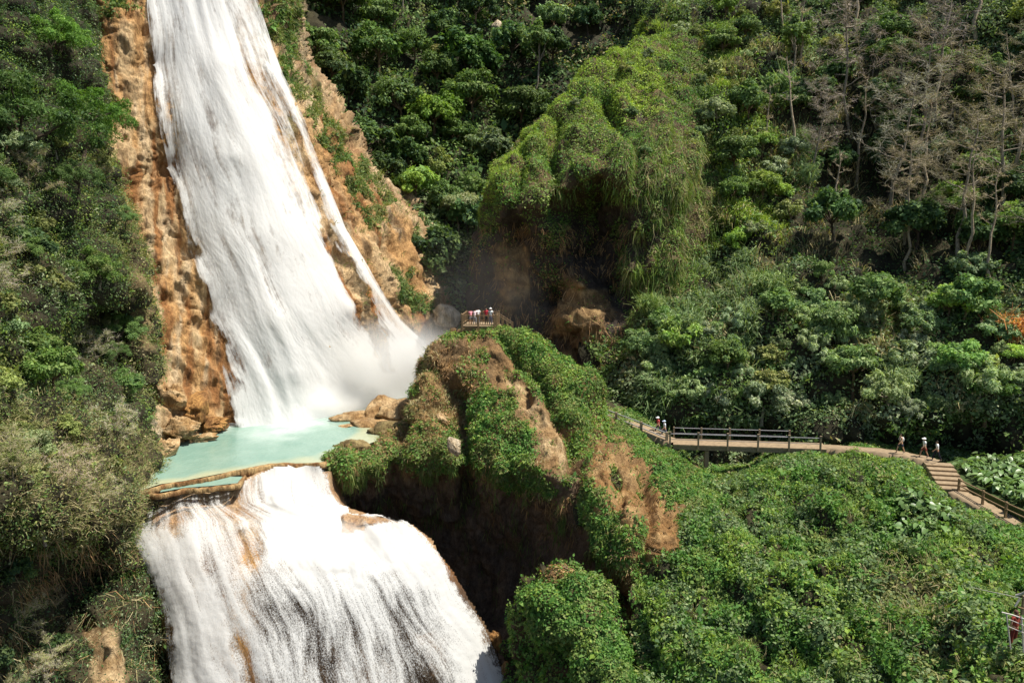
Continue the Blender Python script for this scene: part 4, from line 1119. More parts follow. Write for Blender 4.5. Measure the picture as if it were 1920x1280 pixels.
# travertine rims that dam the pool
def rim(pts, z, w, h, seed):
    n = 220
    px = np.interp(np.linspace(0, len(pts) - 1, n), range(len(pts)), [p[0] for p in pts])
    py = np.interp(np.linspace(0, len(pts) - 1, n), range(len(pts)), [p[1] for p in pts])
    C = on_level(px, py, z)
    C[:, 1] += fbm(C / 1.3, 4, seed) * .22 + fbm(C / .4, 2, seed + 9) * .12
    g = 12
    V = []
    wv = np.clip(1 + .9 * fbm(C / 1.6, 3, seed + 3), .35, 2)
    tz = .03 * fbm(C / .7, 3, seed + 4)
    for i in range(n):
        d = C[min(i + 1, n - 1)] - C[max(i - 1, 0)]; d /= np.linalg.norm(d) + 1e-9
        s = np.array([-d[1], d[0], 0])
        for k in range(g):
            t = math.pi * 2 * k / g
            cs, sn = math.cos(t), math.sin(t)
            # flat topped, steep sided
            V.append(C[i] + s * math.copysign(abs(cs) ** .7, cs) * w * wv[i] + np.array([0, 0, 1]) * (math.copysign(abs(sn) ** .45, sn) * h - h + .035 + tz[i]))
    f = [(i * g + k, i * g + (k + 1) % g, (i + 1) * g + (k + 1) % g, (i + 1) * g + k) for i in range(n - 1) for k in range(g)]
    V = np.array(V)
    t = sstep(-.4, .5, fbm(V / .6, 3, seed + 7))
    me = np_mesh('rim', V, f, M_ROCK, mixc((.56, .40, .20), (.36, .20, .09), t), True)
    tag(obj('travertine_rim', me), kind='structure')


rim([(250, 925), (300, 910), (345, 903), (385, 895), (420, 888), (450, 881)], ZP, .11, .24, 1)
rim([(450, 880.5), (465, 878), (480, 874.5), (510, 869.5), (530, 869), (560, 868.5), (600, 867.5), (612, 866)], ZP, .20, .34, 2)
rim([(280, 925), (300, 925), (345, 917), (400, 913), (448, 907), (458, 892)], ZP - .34, .12, .22, 3)

# ---- main falls
M_W1 = white_water_mat('white_water', 20, 8, .2, gs=2.2)
W1_L = [(-80, 268), (0, 276), (100, 286), (180, 292), (250, 302), (330, 326), (430, 348), (520, 378), (620, 400), (720, 425), (800, 440), (860, 445)]
W1_R = [(-80, 440), (0, 468), (90, 498), (180, 530), (250, 562), (330, 592), (430, 632), (530, 690), (600, 742), (650, 795), (720, 850), (860, 900)]


def main_falls():
    ns, nt_ = 330, 420
    S, T = np.meshgrid(np.linspace(-.015, 1.015, ns), np.linspace(0, 1, nt_))
    B0 = -80 + T * (860 + 80)
    L_ = lerp_edge(W1_L, B0); R_ = lerp_edge(W1_R, B0)
    # the foot of the fan rises to the right
    A = L_ + (R_ - L_) * S
    B = B0
    Pb, _ = S_CLIFF.look(A, B, 'P0')
    n = unit(S_CLIFF.look(A, B, 'N0')[0])
    P = Pb
    warp = .05 * fbm(ab3(S, T, .35, .5), 3, 201)
    st = fbm(ab3(S + warp, T, .06, .5), 2, 202)
    pl = fbm(ab3(S + warp * 2, T, .14, .36), 2, 203)
    cl = fbm(ab3(S + warp * 1.5 + .05 * T, T, .075, .075), 5, 204, .6)
    edge = np.minimum(1, np.minimum(S + .03, 1.03 - S) * 7)
    thick = 1.15 + edge * (.5 + .40 * pl + .05 * st + .08 * cl) * (.6 + .5 * T)
    D = unit(-P)
    n2 = unit(n * .7 + D * .5)
    Q = Pb * .7 + P * .3 + n2 * thick[..., None]
    # how dense the water is
    d = .98 + .20 * pl + .08 * st + .18 * cl
    d = d - .5 * sstep(.05, -.015, S + .06 * fbm(ab3(S, T, .06, .045), 4, 205))
    d -= .22 * sstep(.12, .02, S) * sstep(.40, .9, T)
    right = sstep(.70, .80, S + .08 * fbm(ab3(S, T, 1, .1), 3, 206))
    lowr = sstep(.28, .45, T)
    d -= right * (.17 + .10 * lowr)
    wedge = pm(A, B, [(598, 425), (630, 470), (665, 530), (700, 600), (722, 660), (728, 705), (704, 705), (672, 625), (634, 545), (606, 480)], 6, 12, 207, 26)
    d -= .36 * wedge
    str2 = pm(A, B, [(570, 250), (600, 270), (660, 410), (715, 515), (765, 595), (805, 650), (775, 690), (735, 660), (695, 580), (640, 470), (600, 390)], 9, 12, 208, 26)
    d += .12 * str2
    d -= .25 * sstep(.985, 1.015, S)
    d += .35 * sstep(.80, .88, T) * sstep(.85, .6, S)
    tan_gap = sstep(.32, .6, fbm(ab3(S + warp, T, .03, .35), 3, 209)) * sstep(.15, .35, T)
    d -= .12 * tan_gap
    idx = np.arange(S.size).reshape(S.shape)
    f = np.stack([idx[:-1, :-1], idx[1:, :-1], idx[1:, 1:], idx[:-1, 1:]], -1).reshape(-1, 4)
    me = np_mesh('falls', Q.reshape(-1, 3), f, M_W1, None, True,
                 {'dens': np.clip(d, 0, 1.4).ravel(), 'st': np.stack([S + warp, T, 0 * S], -1).reshape(-1, 3)})
    tag(obj('waterfall', me), 'tall main waterfall pouring white down the orange cliff', None, None, 'structure')


main_falls()

# ---- lower falls
M_W2 = white_water_mat('frothy_water', 58, 6, .42, gs=13., k=6.5, tint=(.80, .805, .785))


def lower_falls():
    aa = np.arange(258, 975, 2.6); bb = np.arange(862, 1372, 2.6)
    A, B = np.meshgrid(aa, bb)
    L_ = lerp_edge(LF_L, B); R_ = lerp_edge(LF_R, B)
    S = (A - L_) / (R_ - L_)
    T = (B - 862) / 510.
    P, _ = S_FALL2.look(A, B, 'P0')
    n = unit(S_FALL2.look(A, B, 'N0')[0])
    warp = .03 * fbm(ab3(A, B, 120, 160), 3, 211)
    fan = S + warp
    st = fbm(ab3(fan, T, .035, .36), 3, 212)
    pl = fbm(ab3(fan, T, .10, .26), 3, 213)
    fr = fbm(P / .42, 3, 214)
    splash = pm(A, B, [(520, 950), (600, 965), (700, 985), (760, 1000), (730, 1060), (560, 1090), (500, 1060), (500, 990)], 22, 26, 215)
    th = .5 + (.26 + .15 * pl + .05 * st) * sstep(880, 960, B) + .02 * fr * sstep(940, 1000, B) + .35 * splash * (.6 + .5 * pl)
    lip = np.interp(A, [258, 300, 345, 400, 450, 480, 520, 600, 640, 655, 700, 750, 770, 975], [928, 922, 918, 914, 908, 896, 878, 876, 905, 968, 975, 978, 984, 990])
    Q = P + unit(n * .7 - unit(P) * .5) * th[..., None]
    d = .80 + .20 * pl + .18 * st
    up = sstep(1030, 940, B)
    d -= .20 * up * sstep(520, 450, A)
    main = pm(A, B, [(515, 872), (600, 870), (620, 930), (650, 985), (760, 1000), (800, 1060), (700, 1070), (560, 1080), (500, 1000)], 14, 20, 216)
    d += .20 * main + .22 * splash
    lstream = pm(A, B, [(268, 985), (330, 1000), (390, 1080), (440, 1180), (450, 1380), (345, 1380), (325, 1180), (285, 1060)], 14, 20, 217)
    d += .22 * lstream
    rstream = pm(A, B, [(700, 1000), (770, 985), (850, 1100), (900, 1190), (960, 1380), (890, 1380), (840, 1210), (790, 1110)], 12, 16, 218)
    d += .16 * rstream
    brown = pm(A, B, [(285, 930), (340, 925), (455, 905), (450, 985), (400, 950), (350, 960), (285, 950)], 8, 14, 219)
    d -= .18 * brown
    b2 = np.maximum(pm(A, B, [(455, 1005), (490, 1000), (505, 1040), (480, 1070), (455, 1060)], 8, 12, 220), pm(A, B, [(330, 960), (355, 960), (355, 1010), (325, 1000)], 8, 12, 221))
    d -= .24 * b2
    ledge = pm(A, B, [(640, 975), (752, 972), (756, 992), (700, 1000), (690, 1012), (640, 1010)], 5, 8, 222)
    d -= .75 * ledge
    mid = pm(A, B, [(450, 1110), (560, 1120), (800, 1110), (850, 1180), (890, 1380), (460, 1380)], 30, 26, 223)
    d -= .13 * mid
    dark = pm(A, B, [(745, 1110), (800, 1110), (845, 1190), (870, 1260), (880, 1380), (770, 1380), (760, 1200)], 14, 20, 224)
    d -= .08 * dark
    d -= .4 * sstep(.015, -.01, S + .02 * fr) + .45 * sstep(.985, 1.01, S + .015 * fr)
    keep = (B > lip) & (S > -.02) & (S < 1.02)
    idx = np.arange(A.size).reshape(A.shape)
    f = np.stack([idx[:-1, :-1], idx[1:, :-1], idx[1:, 1:], idx[:-1, 1:]], -1).reshape(-1, 4)
    k = keep[:-1, :-1] & keep[1:, :-1] & keep[1:, 1:] & keep[:-1, 1:]
    me = np_mesh('lower_falls', Q.reshape(-1, 3), f[k.ravel()], M_W2, None, True,
                 {'dens': np.clip(d, 0, 1.4).ravel(), 'st': np.stack([fan, T, 0 * S], -1).reshape(-1, 3)})
    tag(obj('waterfall', me), 'broad frothy lower waterfall spilling over the pool rim', None, None, 'structure')


lower_falls()


# ---- mist at the foot of the main falls
def mist(name, px, py, Y, r, dens, label, rot=0.):
    m, nt, N, L = new_mat(name)
    out = N.new('ShaderNodeOutputMaterial'); v = N.new('ShaderNodeVolumePrincipled')
    v.inputs['Color'].default_value = (.99, .985, .97, 1); v.inputs['Anisotropy'].default_value = 0
    tc = N.new('ShaderNodeTexCoord')
    ln = N.new('ShaderNodeVectorMath'); ln.operation = 'LENGTH'; L.new(tc.outputs['Object'], ln.inputs[0])
    mr = N.new('ShaderNodeMapRange'); mr.interpolation_type = 'SMOOTHERSTEP'
    mr.inputs['From Min'].default_value = 1.0; mr.inputs['From Max'].default_value = .05; mr.inputs['To Min'].default_value = 0; mr.inputs['To Max'].default_value = dens
    L.new(ln.outputs['Value'], mr.inputs['Value'])
    n = N.new('ShaderNodeTexNoise'); n.inputs['Scale'].default_value = 2.6; n.inputs['Detail'].default_value = 3; L.new(tc.outputs['Object'], n.inputs['Vector'])
    nr = N.new('ShaderNodeMapRange'); nr.inputs['From Min'].default_value = .3; nr.inputs['From Max'].default_value = .7; nr.inputs['To Min'].default_value = .35; nr.inputs['To Max'].default_value = 1.4
    L.new(n.outputs['Fac'], nr.inputs['Value'])
    mu = N.new('ShaderNodeMath'); mu.operation = 'MULTIPLY'; L.new(mr.outputs[0], mu.inputs[0]); L.new(nr.outputs[0], mu.inputs[1])
    L.new(mu.outputs[0], v.inputs['Density']); L.new(v.outputs[0], out.inputs['Volume'])
    bm = bmesh.new(); bmesh.ops.create_icosphere(bm, subdivisions=3, radius=1)
    me = bpy.data.meshes.new(name); bm.to_mesh(me); bm.free(); me.materials.append(m)
    o = obj('mist', me); o.location = at1(px, py, Y); o.scale = r; o.rotation_euler = (0, rot, 0)
    tag(o, label, None, None, 'stuff')


mist('spray_mist', 752, 690, 86, (11, 5, 7.0), .48, 'pale spray drifting at the foot of the main waterfall')
mist('spray_mist', 560, 762, 83, (10, 3.4, 3.2), .85, 'white spray rising where the main waterfall meets the pool')
mist('drift_mist', 905, 545, 91, (11, 5.5, 9), .008, 'thin drifting mist in front of the dark rock hollow', .5)
mist('splash_mist', 620, 1000, 59.5, (5, 1.6, 1.8), .4, 'spray where the lower waterfall strikes its ledge')
# ------------------------------------------------------------------ trees and shrubs
def crown_geo(rx, ry, rz, nc, nl, L, W, pal, seed, low=-.35, dens_in=.15, droop=.3, spread=.9):
    """leaf clumps on an ellipsoid: verts, faces, colours, clump centres"""
    r = np.random.default_rng(seed)
    d = r.normal(0, 1, (nc * 4, 3)); d = unit(d); d = d[d[:, 2] > low][:nc]
    c = d * np.array([rx, ry, rz]) * r.uniform(.5, spread, (len(d), 1))
    rc = r.uniform(.20, .46, len(d)) * (17 / max(17, len(d))) ** .4 * (rx + ry + rz) / 3
    k = r.integers(0, len(d), nl)
    e = unit(r.normal(0, 1, (nl, 3)) + np.array([0, 0, .45]))
    rad = rc[k] * (1 - dens_in * r.random(nl) ** .5 * 2.2) * r.uniform(.8, 1.12, nl)
    P = c[k] + e * rad[:, None] * np.array([1.1, 1.1, .8])
    Nn = unit(e * .8 + np.array([0, 0, .55]) + d[k] * .3)
    C = np.array(PAL[pal]); cc = C[(k * 7 + r.integers(0, 2, nl)) % len(C)] * r.uniform(.7, 1.35, (nl, 1)) * PALMUL
    cc = cc * r.uniform(.8, 1.2, (len(d), 1))[k]
    V, Fc = leaf_geo(P, Nn, L, W, .5, droop)
    return V, Fc, np.repeat(cc, 4, 0), c


def limb(p0, p1, sag, n=6, wob=.08, r=None):
    r = r or random
    p0 = Vector(p0); p1 = Vector(p1); d = (p1 - p0).length
    out = []
    for i in range(n):
        t = i / (n - 1)
        p = p0.lerp(p1, t); p.z += sag * math.sin(math.pi * t) * d
        if 0 < i < n - 1: p += Vector((r.uniform(-1, 1), r.uniform(-1, 1), r.uniform(-.5, .5))) * wob * d
        out.append(p)
    return out


class Proto:
    def __init__(s, trunk, crown, twigs=None): s.trunk, s.crown, s.twigs = trunk, crown, twigs


BARKC = {'grey': (.36, .325, .265), 'dark': (.09, .07, .055), 'pale': (.50, .43, .33), 'brown': (.20, .145, .09)}


def make_tree(seed, pal, H, R, nc=16, nl=4200, L=.30, W=.16, bark='brown', low=-.35, rt=.13, spread=.9, rz=.8, limbs=7, droop=.3, tf=.0):
    """a trunk of height about H under a crown of radius R (origin at the trunk's foot)"""
    r = random.Random(seed)
    V, Fc, C, cen = crown_geo(R, R, R * rz, nc, nl, L, W, pal, seed, low, droop=droop, spread=spread)
    V[:, 2] += H
    crown = np_mesh('crown', V, Fc, M_LEAF, C)
    g = Geo()
    fork = Vector((r.uniform(-.1, .1) * H, r.uniform(-.1, .1) * H, H * .62))
    g.tube(limb((0, 0, -1.2), fork, 0, 6, .03, r), [rt * 1.5, rt * 1.2, rt * 1.05, rt, rt * .95, rt * .85], 7, BARKC[bark])
    for i in range(min(limbs, len(cen))):
        e = Vector(cen[i]) + Vector((0, 0, H))
        g.tube(limb(fork, e, .06, 6, .05, r), [rt * .7, rt * .55, rt * .45, rt * .35, rt * .25, rt * .1], 5, BARKC[bark])
    return Proto(g.mesh('trunk', M_BARK), crown)


def make_bare(seed, H, R, bark='pale', n1=9, n2=7, n3=6, up=.35, flat=False, leaves=0, pal='olive', twr=.010, start=.3):
    """a leafless tree: trunk, limbs, and a haze of fine twigs"""
    r = random.Random(seed)
    g = Geo(); tw = Geo()
    top = Vector((r.uniform(-.06, .06) * H, r.uniform(-.06, .06) * H, H))
    T = limb((0, 0, -1.2), top, 0, 9, .02, r)
    rt = H * .012
    g.tube(T, [rt * (1.4 - 1.1 * i / 8) for i in range(9)], 7, BARKC[bark])
    ends = []
    for i in range(n1):
        t = start + (1 - start) * (i + r.random()) / n1
        k = min(7, int(t * 8)); p = T[k].lerp(T[k + 1], t * 8 - k)
        an = i * 2.4 + r.uniform(-.5, .5); ln = R * (1.1 - .55 * t) * r.uniform(.75, 1.15)
        if flat: ln = R * r.uniform(.7, 1.1)
        e = p + Vector((math.cos(an), math.sin(an), up * r.uniform(.5, 1.5))) * ln
        if flat: e.z = H * r.uniform(.93, 1.06)
        B1 = limb(p, e, -.04, 6, .06, r)
        g.tube(B1, [rt * .5 * (1 - .15 * q) for q in range(6)], 5, BARKC[bark])
        for j in range(n2):
            q = B1[r.randint(2, 5)]
            e2 = q + (Vector((r.uniform(-1, 1), r.uniform(-1, 1), r.uniform(-.3, .8))).normalized() + (e - p).normalized() * .6) * R * r.uniform(.22, .42)
            B2 = limb(q, e2, .03, 5, .08, r)
            g.tube(B2, [rt * .17, rt * .14, rt * .11, rt * .08, rt * .05], 4, BARKC[bark])
            for k2 in range(n3): ends.append((B2[r.randint(1, 4)], (e2 - q).normalized()))
    m = np.random.default_rng(seed)
    E = np.array([tuple(a) for a, b in ends]); D = np.array([tuple(b) for a, b in ends])
    P = np.repeat(E, 6, 0) + m.normal(0, R * .03, (len(E) * 6, 3)); DD = np.repeat(D, 6, 0) * .5 + m.normal(0, .8, (len(P), 3)); DD[:, 2] *= .6
    V, Fc = blades_geo(P, DD, R * .17, twr * 2.4, .1)
    cc = np.array(BARKC[bark]) * m.uniform(.6, 1.25, (len(P), 1)) * 1.1
    tw.add(V, Fc, np.repeat(cc, 6, 0))
    if leaves:
        P = np.repeat(E, leaves, 0); P = P + m.normal(0, R * .05, P.shape)
        V, Fc = leaf_geo(P, unit(m.normal(0, .5, P.shape) + [0, 0, 1]), .22, .11, .5, .3)
        tw.add(V, Fc, np.repeat(np.array(PAL[pal])[m.integers(0, 4, len(P))] * m.uniform(.8, 1.3, (len(P), 1)) * PALMUL, 4, 0))
    return Proto(g.mesh('trunk', M_BARK), tw.mesh('crown', M_DRY if not leaves else M_LEAF))


def make_reed(seed, H, n, pal, spread=.5, W=.10):
    m = np.random.default_rng(seed)
    P = np.c_[m.normal(0, spread, n), m.normal(0, spread, n), m.uniform(-.2, .2, n)]
    D = np.c_[P[:, 0] * .35, P[:, 1] * .35, np.ones(n)] + m.normal(0, .16, (n, 3))
    V, Fc = blades_geo(P, D, H * m.uniform(.5, 1.1, n), W, .5)
    # side leaves
    k = m.integers(0, n, n * 3); t = m.uniform(.3, .95, n * 3)
    Q = P[k] + unit(D[k]) * (H * t * .8)[:, None]
    D2 = m.normal(0, .8, (len(Q), 3)); D2[:, 2] += .3
    V2, F2 = blades_geo(Q, D2, H * .2, W * .9, .8)
    C = np.array(PAL[pal])
    c1 = C[m.integers(0, 4 if len(C) > 3 else 3, n) % len(C)] * m.uniform(.8, 1.3, (n, 1)) * PALMUL; c2 = C[m.integers(0, len(C), len(Q))] * m.uniform(.8, 1.3, (len(Q), 1)) * PALMUL
    g = Geo(); g.add(V, Fc, np.repeat(c1, 6, 0)); g.add(V2, F2, np.repeat(c2, 6, 0))
    return Proto(None, g.mesh('foliage', M_MOSS))


def plant_tree(proto, name, loc, s, rz, label, cat, group=None, tint=(1, 1, 1), tilt=0., sz=None, tx=0.):
    if proto.trunk is None:
        o = bpy.data.objects.new(name, proto.crown); link(o)
        o.color = tuple(tint) + (1,)
    else:
        o = bpy.data.objects.new(name, None); o.empty_display_size = .3; link(o)
        for nm, me in (('trunk', proto.trunk), ('crown', proto.crown)):
            c_ = bpy.data.objects.new(nm, me); link(c_, o)
            if nm == 'crown': c_.color = tuple(tint) + (1,)
    o.location = loc; o.rotation_euler = (tx, tilt, rz); o.scale = (s, s, sz or s)
    return tag(o, label, cat, group)


PR = {
    'round': [make_tree(300 + i, 'mid', 2.6, 2.5, 26, 6400, .27, .15, 'brown') for i in range(3)],
    'dark': [make_tree(310 + i, 'dark', 3.0, 2.7, 28, 6600, .30, .17, 'dark') for i in range(3)],
    'fine': [make_tree(315 + i, 'mid', 3.0, 2.7, 40, 15000, .15, .055, 'dark', spread=1.1, rz=.7) for i in range(2)],
    'bright': [make_tree(320 + i, 'bright', 2.4, 2.3, 24, 6000, .25, .13, 'brown', rz=.7) for i in range(2)],
    'cool': [make_tree(330 + i, 'cool', 1.3, 1.9, 30, 7000, .22, .11, 'brown', low=-.3, spread=1.1) for i in range(3)],
    'grey': [make_tree(340 + i, 'grey', 1.3, 1.9, 30, 7000, .21, .09, 'grey', low=-.3, spread=1.12) for i in range(3)],
    'olive': [make_tree(350 + i, 'olive', 1.3, 1.8, 13, 3600, .24, .11, 'grey', low=-.2) for i in range(2)],
    'tall': [make_tree(360 + i, 'mid', 7.0, 2.3, 14, 3600, .32, .17, 'grey', rt=.12, rz=.75) for i in range(2)],
    'umbrella': [make_tree(370, 'grey', 6.0, 3.4, 20, 3800, .28, .13, 'pale', low=.25, rt=.12, rz=.38, spread=1.0)],
    'bare': [make_bare(380 + i, 13, 3.8, 'grey', 13, 7, 4, start=.38) for i in range(3)],
    'twig': [make_bare(390 + i, 4.5, 2.6, 'pale', 9, 7, 5, .4, leaves=2) for i in range(2)],
    'thin': [make_bare(395 + i, 13, 1.6, 'pale', 7, 4, 3, .5, start=.55) for i in range(2)],
    'reed': [make_reed(400 + i, 3.4, 260, 'cool') for i in range(2)],
    'rust': [make_reed(405, 3.0, 240, 'rust', .45)],
}
NTREE = {}


def forest(surf, rect, n, rad, kinds, group, lab, cat, name, smin=.8, smax=1.35, mask=None, sink=.4, seed=1, tint=.25, tries=40, base=1.):
    """individual trees, at least rad pixels apart in the surface's parameter space"""
    r = random.Random(seed)
    done = []
    a0, a1, b0, b1 = rect
    for _ in range(n * tries):
        if len(done) >= n: break
        a = r.uniform(a0, a1); b = r.uniform(b0, b1)
        if any((a - x) ** 2 + (b - y) ** 2 < (rad * q) ** 2 for x, y, q in done): continue
        if mask is not None and float(mask(np.array([a]), np.array([b]))[0]) < r.random(): continue
        k = r.choices([x for x, _ in kinds], [y for _, y in kinds])[0]
        s = r.uniform(smin, smax)
        P, _ = surf.look(np.array([a]), np.array([b]), 'P')
        t = [base * (1 + r.uniform(-tint, tint)), 0, 0]; t[1] = t[0] * r.uniform(.92, 1.08); t[2] = t[0] * r.uniform(.85, 1.15)
        desc, nm, ct = KIND[k]
        plant_tree(r.choice(PR[k]), nm, Vector(P[0]) - Vector((0, 0, sink * s)), s, r.uniform(0, 6.28), desc + ' ' + lab, ct, KIND[k][0] + ' ' + group, t, r.uniform(-.12, .12), s * r.uniform(.85, 1.2), r.uniform(-.1, .1))
        done.append((a, b, s))
    return done


KIND = {
    'fine': ('fine-leaved dark green tree', 'tree', 'tree'),
    'round': ('mid green round-crowned tree', 'tree', 'tree'), 'dark': ('dark glossy green tree', 'tree', 'tree'),
    'bright': ('yellowish green bushy tree', 'tree', 'tree'), 'cool': ('bluish green leafy shrub', 'shrub', 'shrub'),
    'grey': ('pale grey-green shrub', 'shrub', 'shrub'), 'olive': ('olive brown dry shrub', 'shrub', 'shrub'),
    'tall': ('tall slim green tree', 'tree', 'tree'), 'umbrella': ('pale flat-topped tree', 'tree', 'tree'),
    'bare': ('leafless pale brown tree', 'bare_tree', 'tree'), 'twig': ('twiggy half-bare shrub', 'shrub', 'shrub'),
    'thin': ('thin bare trunk', 'bare_tree', 'tree'), 'reed': ('feathery green reed clump', 'reed_clump', 'reeds'), 'rust': ('rust coloured dead plant', 'dead_plant', 'plant'),
}


def inpoly(poly): return lambda a, b: (sdpoly(a, b, poly) < 0).astype(float)


forest(S_BACK, (540, 1280, -60, 580), 78, 40, [('round', 4), ('dark', 3.4), ('bright', 1.4), ('cool', 1), ('olive', .5), ('tall', 1)], 'on the far slope', 'on the far slope behind the orange cliff', 'tree', 'tree', .95, 1.75,
       inpoly([(500, -60), (1250, -60), (1100, 100), (980, 240), (900, 330), (880, 560), (820, 560), (700, 420), (600, 250), (540, 120)]), seed=2)
forest(S_RIGHT, (1230, 2000, -60, 500), 60, 46, [('round', 2), ('dark', 4), ('olive', 1), ('bright', .8), ('bare', 1.5), ('tall', 1.6), ('thin', 1.8)], 'high on the right slope', 'high on the steep wooded slope at the right', 'tree', 'tree', .75, 1.35,
       inpoly([(1460, -80), (2020, -80), (2020, 560), (1720, 540), (1540, 480), (1480, 300)]), seed=3)
forest(S_RIGHT, (1230, 1560, 20, 520), 34, 40, [('olive', 2), ('bright', 2.4), ('round', 1.4), ('grey', 1.2), ('reed', .6)], 'right of the rock hill', 'on the sunny slope right of the hollow rock hill', 'shrub', 'shrub', .7, 1.2,
       inpoly([(1240, 40), (1440, 20), (1520, 180), (1500, 440), (1400, 500), (1330, 420), (1300, 250)]), seed=4)
forest(S_RIGHT, (1160, 2000, 500, 800), 105, 29, [('cool', 4), ('grey', 3.8), ('round', 1.4), ('olive', .5), ('reed', .6), ('bright', .6)], 'above the trail', 'in the thicket just above the trail', 'shrub', 'shrub', .40, 1.15,
       inpoly([(1180, 600), (1330, 640), (1500, 520), (1760, 540), (2000, 500), (2000, 790), (1650, 775), (1280, 775), (1170, 740)]), seed=5, base=1.22)
forest(S_LEFT, (-60, 280, 230, 800), 34, 40, [('round', .8), ('fine', 2.4), ('dark', .6), ('olive', 1.8), ('cool', .5), ('twig', 1.3), ('grey', .4)], 'on the near left hillside', 'on the near hillside left of the falls', 'shrub', 'shrub', .42, .8,
       inpoly([(-60, 230), (190, 250), (230, 420), (250, 760), (-60, 760)]), seed=6, sink=.3)
forest(S_LEFT, (-60, 280, 770, 1010), 17, 42, [('olive', 3), ('twig', 2), ('grey', 1)], 'on the dry near bank', 'on the dry brushy bank beside the pool', 'shrub', 'shrub', .4, .68,
       inpoly([(-60, 790), (120, 790), (250, 860), (260, 960), (200, 1000), (-60, 960)]), seed=7, sink=.3)
forest(S_LEFT, (-60, 280, 1010, 1320), 14, 50, [('dark', 2), ('twig', 1.6), ('olive', 1)], 'in the shade below the dry bank', 'in the shade under the dry bank', 'shrub', 'shrub', .35, .6,
       inpoly([(-60, 1020), (160, 1060), (160, 1320), (-60, 1320)]), seed=8, sink=.3)


forest(S_HILL, (1000, 1400, 60, 620), 34, 26, [('olive', 2), ('cool', 2), ('grey', 1.2), ('bright', 1.2), ('reed', .8)], 'on the rock hill', 'on the hollow rock hill', 'shrub', 'shrub', .28, .6,
       inpoly([(1110, 150), (1215, 80), (1400, 80), (1400, 600), (1230, 600), (1200, 330), (1130, 290), (1040, 320), (1010, 300)]), seed=9, sink=.5)


def at_surf(surf, a, b):
    P, _ = surf.look(np.array([float(a)]), np.array([float(b)])); return Vector(P[0])


# single trees that stand out
def hero(kind, surf, a, b, s, label, i=0, tint=(1, 1, 1), rz=0., sz=None, tilt=0., sink=.3):
    return plant_tree(PR[kind][i % len(PR[kind])], KIND[kind][1], at_surf(surf, a, b) - Vector((0, 0, sink)), s, rz, label, KIND[kind][2], None, tint, tilt, sz)


hero('umbrella', S_BACK, 862, 455, .95, 'pale flat-topped tree with forked white trunk between the cliff and the rock hill', 0, (1.25, 1.15, 1.1))
hero('dark', S_BACK, 870, 175, 2.2, 'largest dark green tree, spreading in the middle of the far slope', 1, (.95, 1.1, .8))
hero('bright', S_BACK, 815, 260, 1.9, 'rounded bright green tree below the largest dark tree on the far slope', 0, (.9, .95, .7))
hero('bare', S_RIGHT, 1725, 330, 1.25, 'big leafless tree with a broad pale brown crown high on the right slope', 0, (1.05, .98, .88), .4)
hero('bare', S_RIGHT, 1880, 420, 1.35, 'tall leafless grey tree at the right edge of the wooded slope', 1, (.95, .9, .75), 1.4)
hero('bare', S_RIGHT, 1790, 500, 1.2, 'leafless tree with two straight pale trunks above the thicket', 2, (1, .95, .8), 2.4)
hero('bare', S_RIGHT, 1690, 480, .9, 'smaller leafless tree in front of the dark gap on the right slope', 1, (1.0, .92, .75), 3.3)
hero('bare', S_RIGHT, 1930, 570, 1.1, 'lowest leafless tree, its fine brown twigs at the right edge', 0, (1.05, .98, .88), 5)
hero('thin', S_RIGHT, 1502, 150, 1.0, 'tall thin white trunk standing alone near the top of the right slope', 0, (1.3, 1.25, 1.1))
hero('thin', S_RIGHT, 1605, 330, 1.0, 'slender crooked trunk in the dark wood left of the bare trees', 0, (.8, .75, .7), 2.0)
hero('rust', S_RIGHT, 1895, 640, 1.0, 'rust orange dead plant in the thicket at the right edge', 0)
hero('reed', S_RIGHT, 1285, 640, 1.15, 'largest clump of feathery green reeds beside the hollow rock hill', 0)
hero('reed', S_RIGHT, 1225, 600, .85, 'slim clump of reeds hard against the hollow rock hill', 1, (1.1, 1.1, .8))

hero('fine', S_LEFT, 55, 345, 1.7, 'big dark tree leaning out over the top of the orange cliff at the upper left', 0, (.5, .58, .5), .5, None, .1)
hero('fine', S_LEFT, 140, 280, 1.2, 'dark feathery tree reaching toward the waterfall at the upper left', 1, (.8, 1.0, .6), 1.5, None, .35)
hero('grey', S_LEFT, 20, 300, .9, 'pale grey-green bush at the left edge under the big dark tree', 0, (1.1, 1.15, 1.1))
hero('fine', S_LEFT, 95, 130, 1.0, 'brighter green fine-leaved tree at the top left corner', 1, (1.1, 1.3, .8))
hero('tall', S_LEFT, 85, 735, .62, 'slender pale-trunked tree standing in the dark gap on the near hillside', 0, (1.0, .95, .8), .6)
hero('fine', S_LEFT, 150, 560, .9, 'broad mid green tree above the slender pale-trunked tree', 1, (1, 1, .8))

for i_, (x_, y_, s_, t_, l_) in enumerate([(1700, 500, .95, (1.15, 1.1, 1), 'pale straight trunk standing in the dark gap left of the leafless crowns'),
                                           (1812, 520, 1.0, (1.1, 1.05, .95), 'pale straight trunk rising between two leafless crowns at the right'),
                                           (1850, 545, .9, (1.0, .95, .85), 'straight trunk nearest the right edge, above the thicket'),
                                           (1440, 300, .8, (.95, .9, .8), 'pale leaning trunk among the sunny shrubs right of the rock hill'),
                                           (1560, 470, .8, (.8, .78, .72), 'dim straight trunk at the left side of the dark wood')]):
    hero('thin', S_RIGHT, x_, y_, s_, l_, i_, t_, i_ * 1.3, None, .03 * i_ - .05)
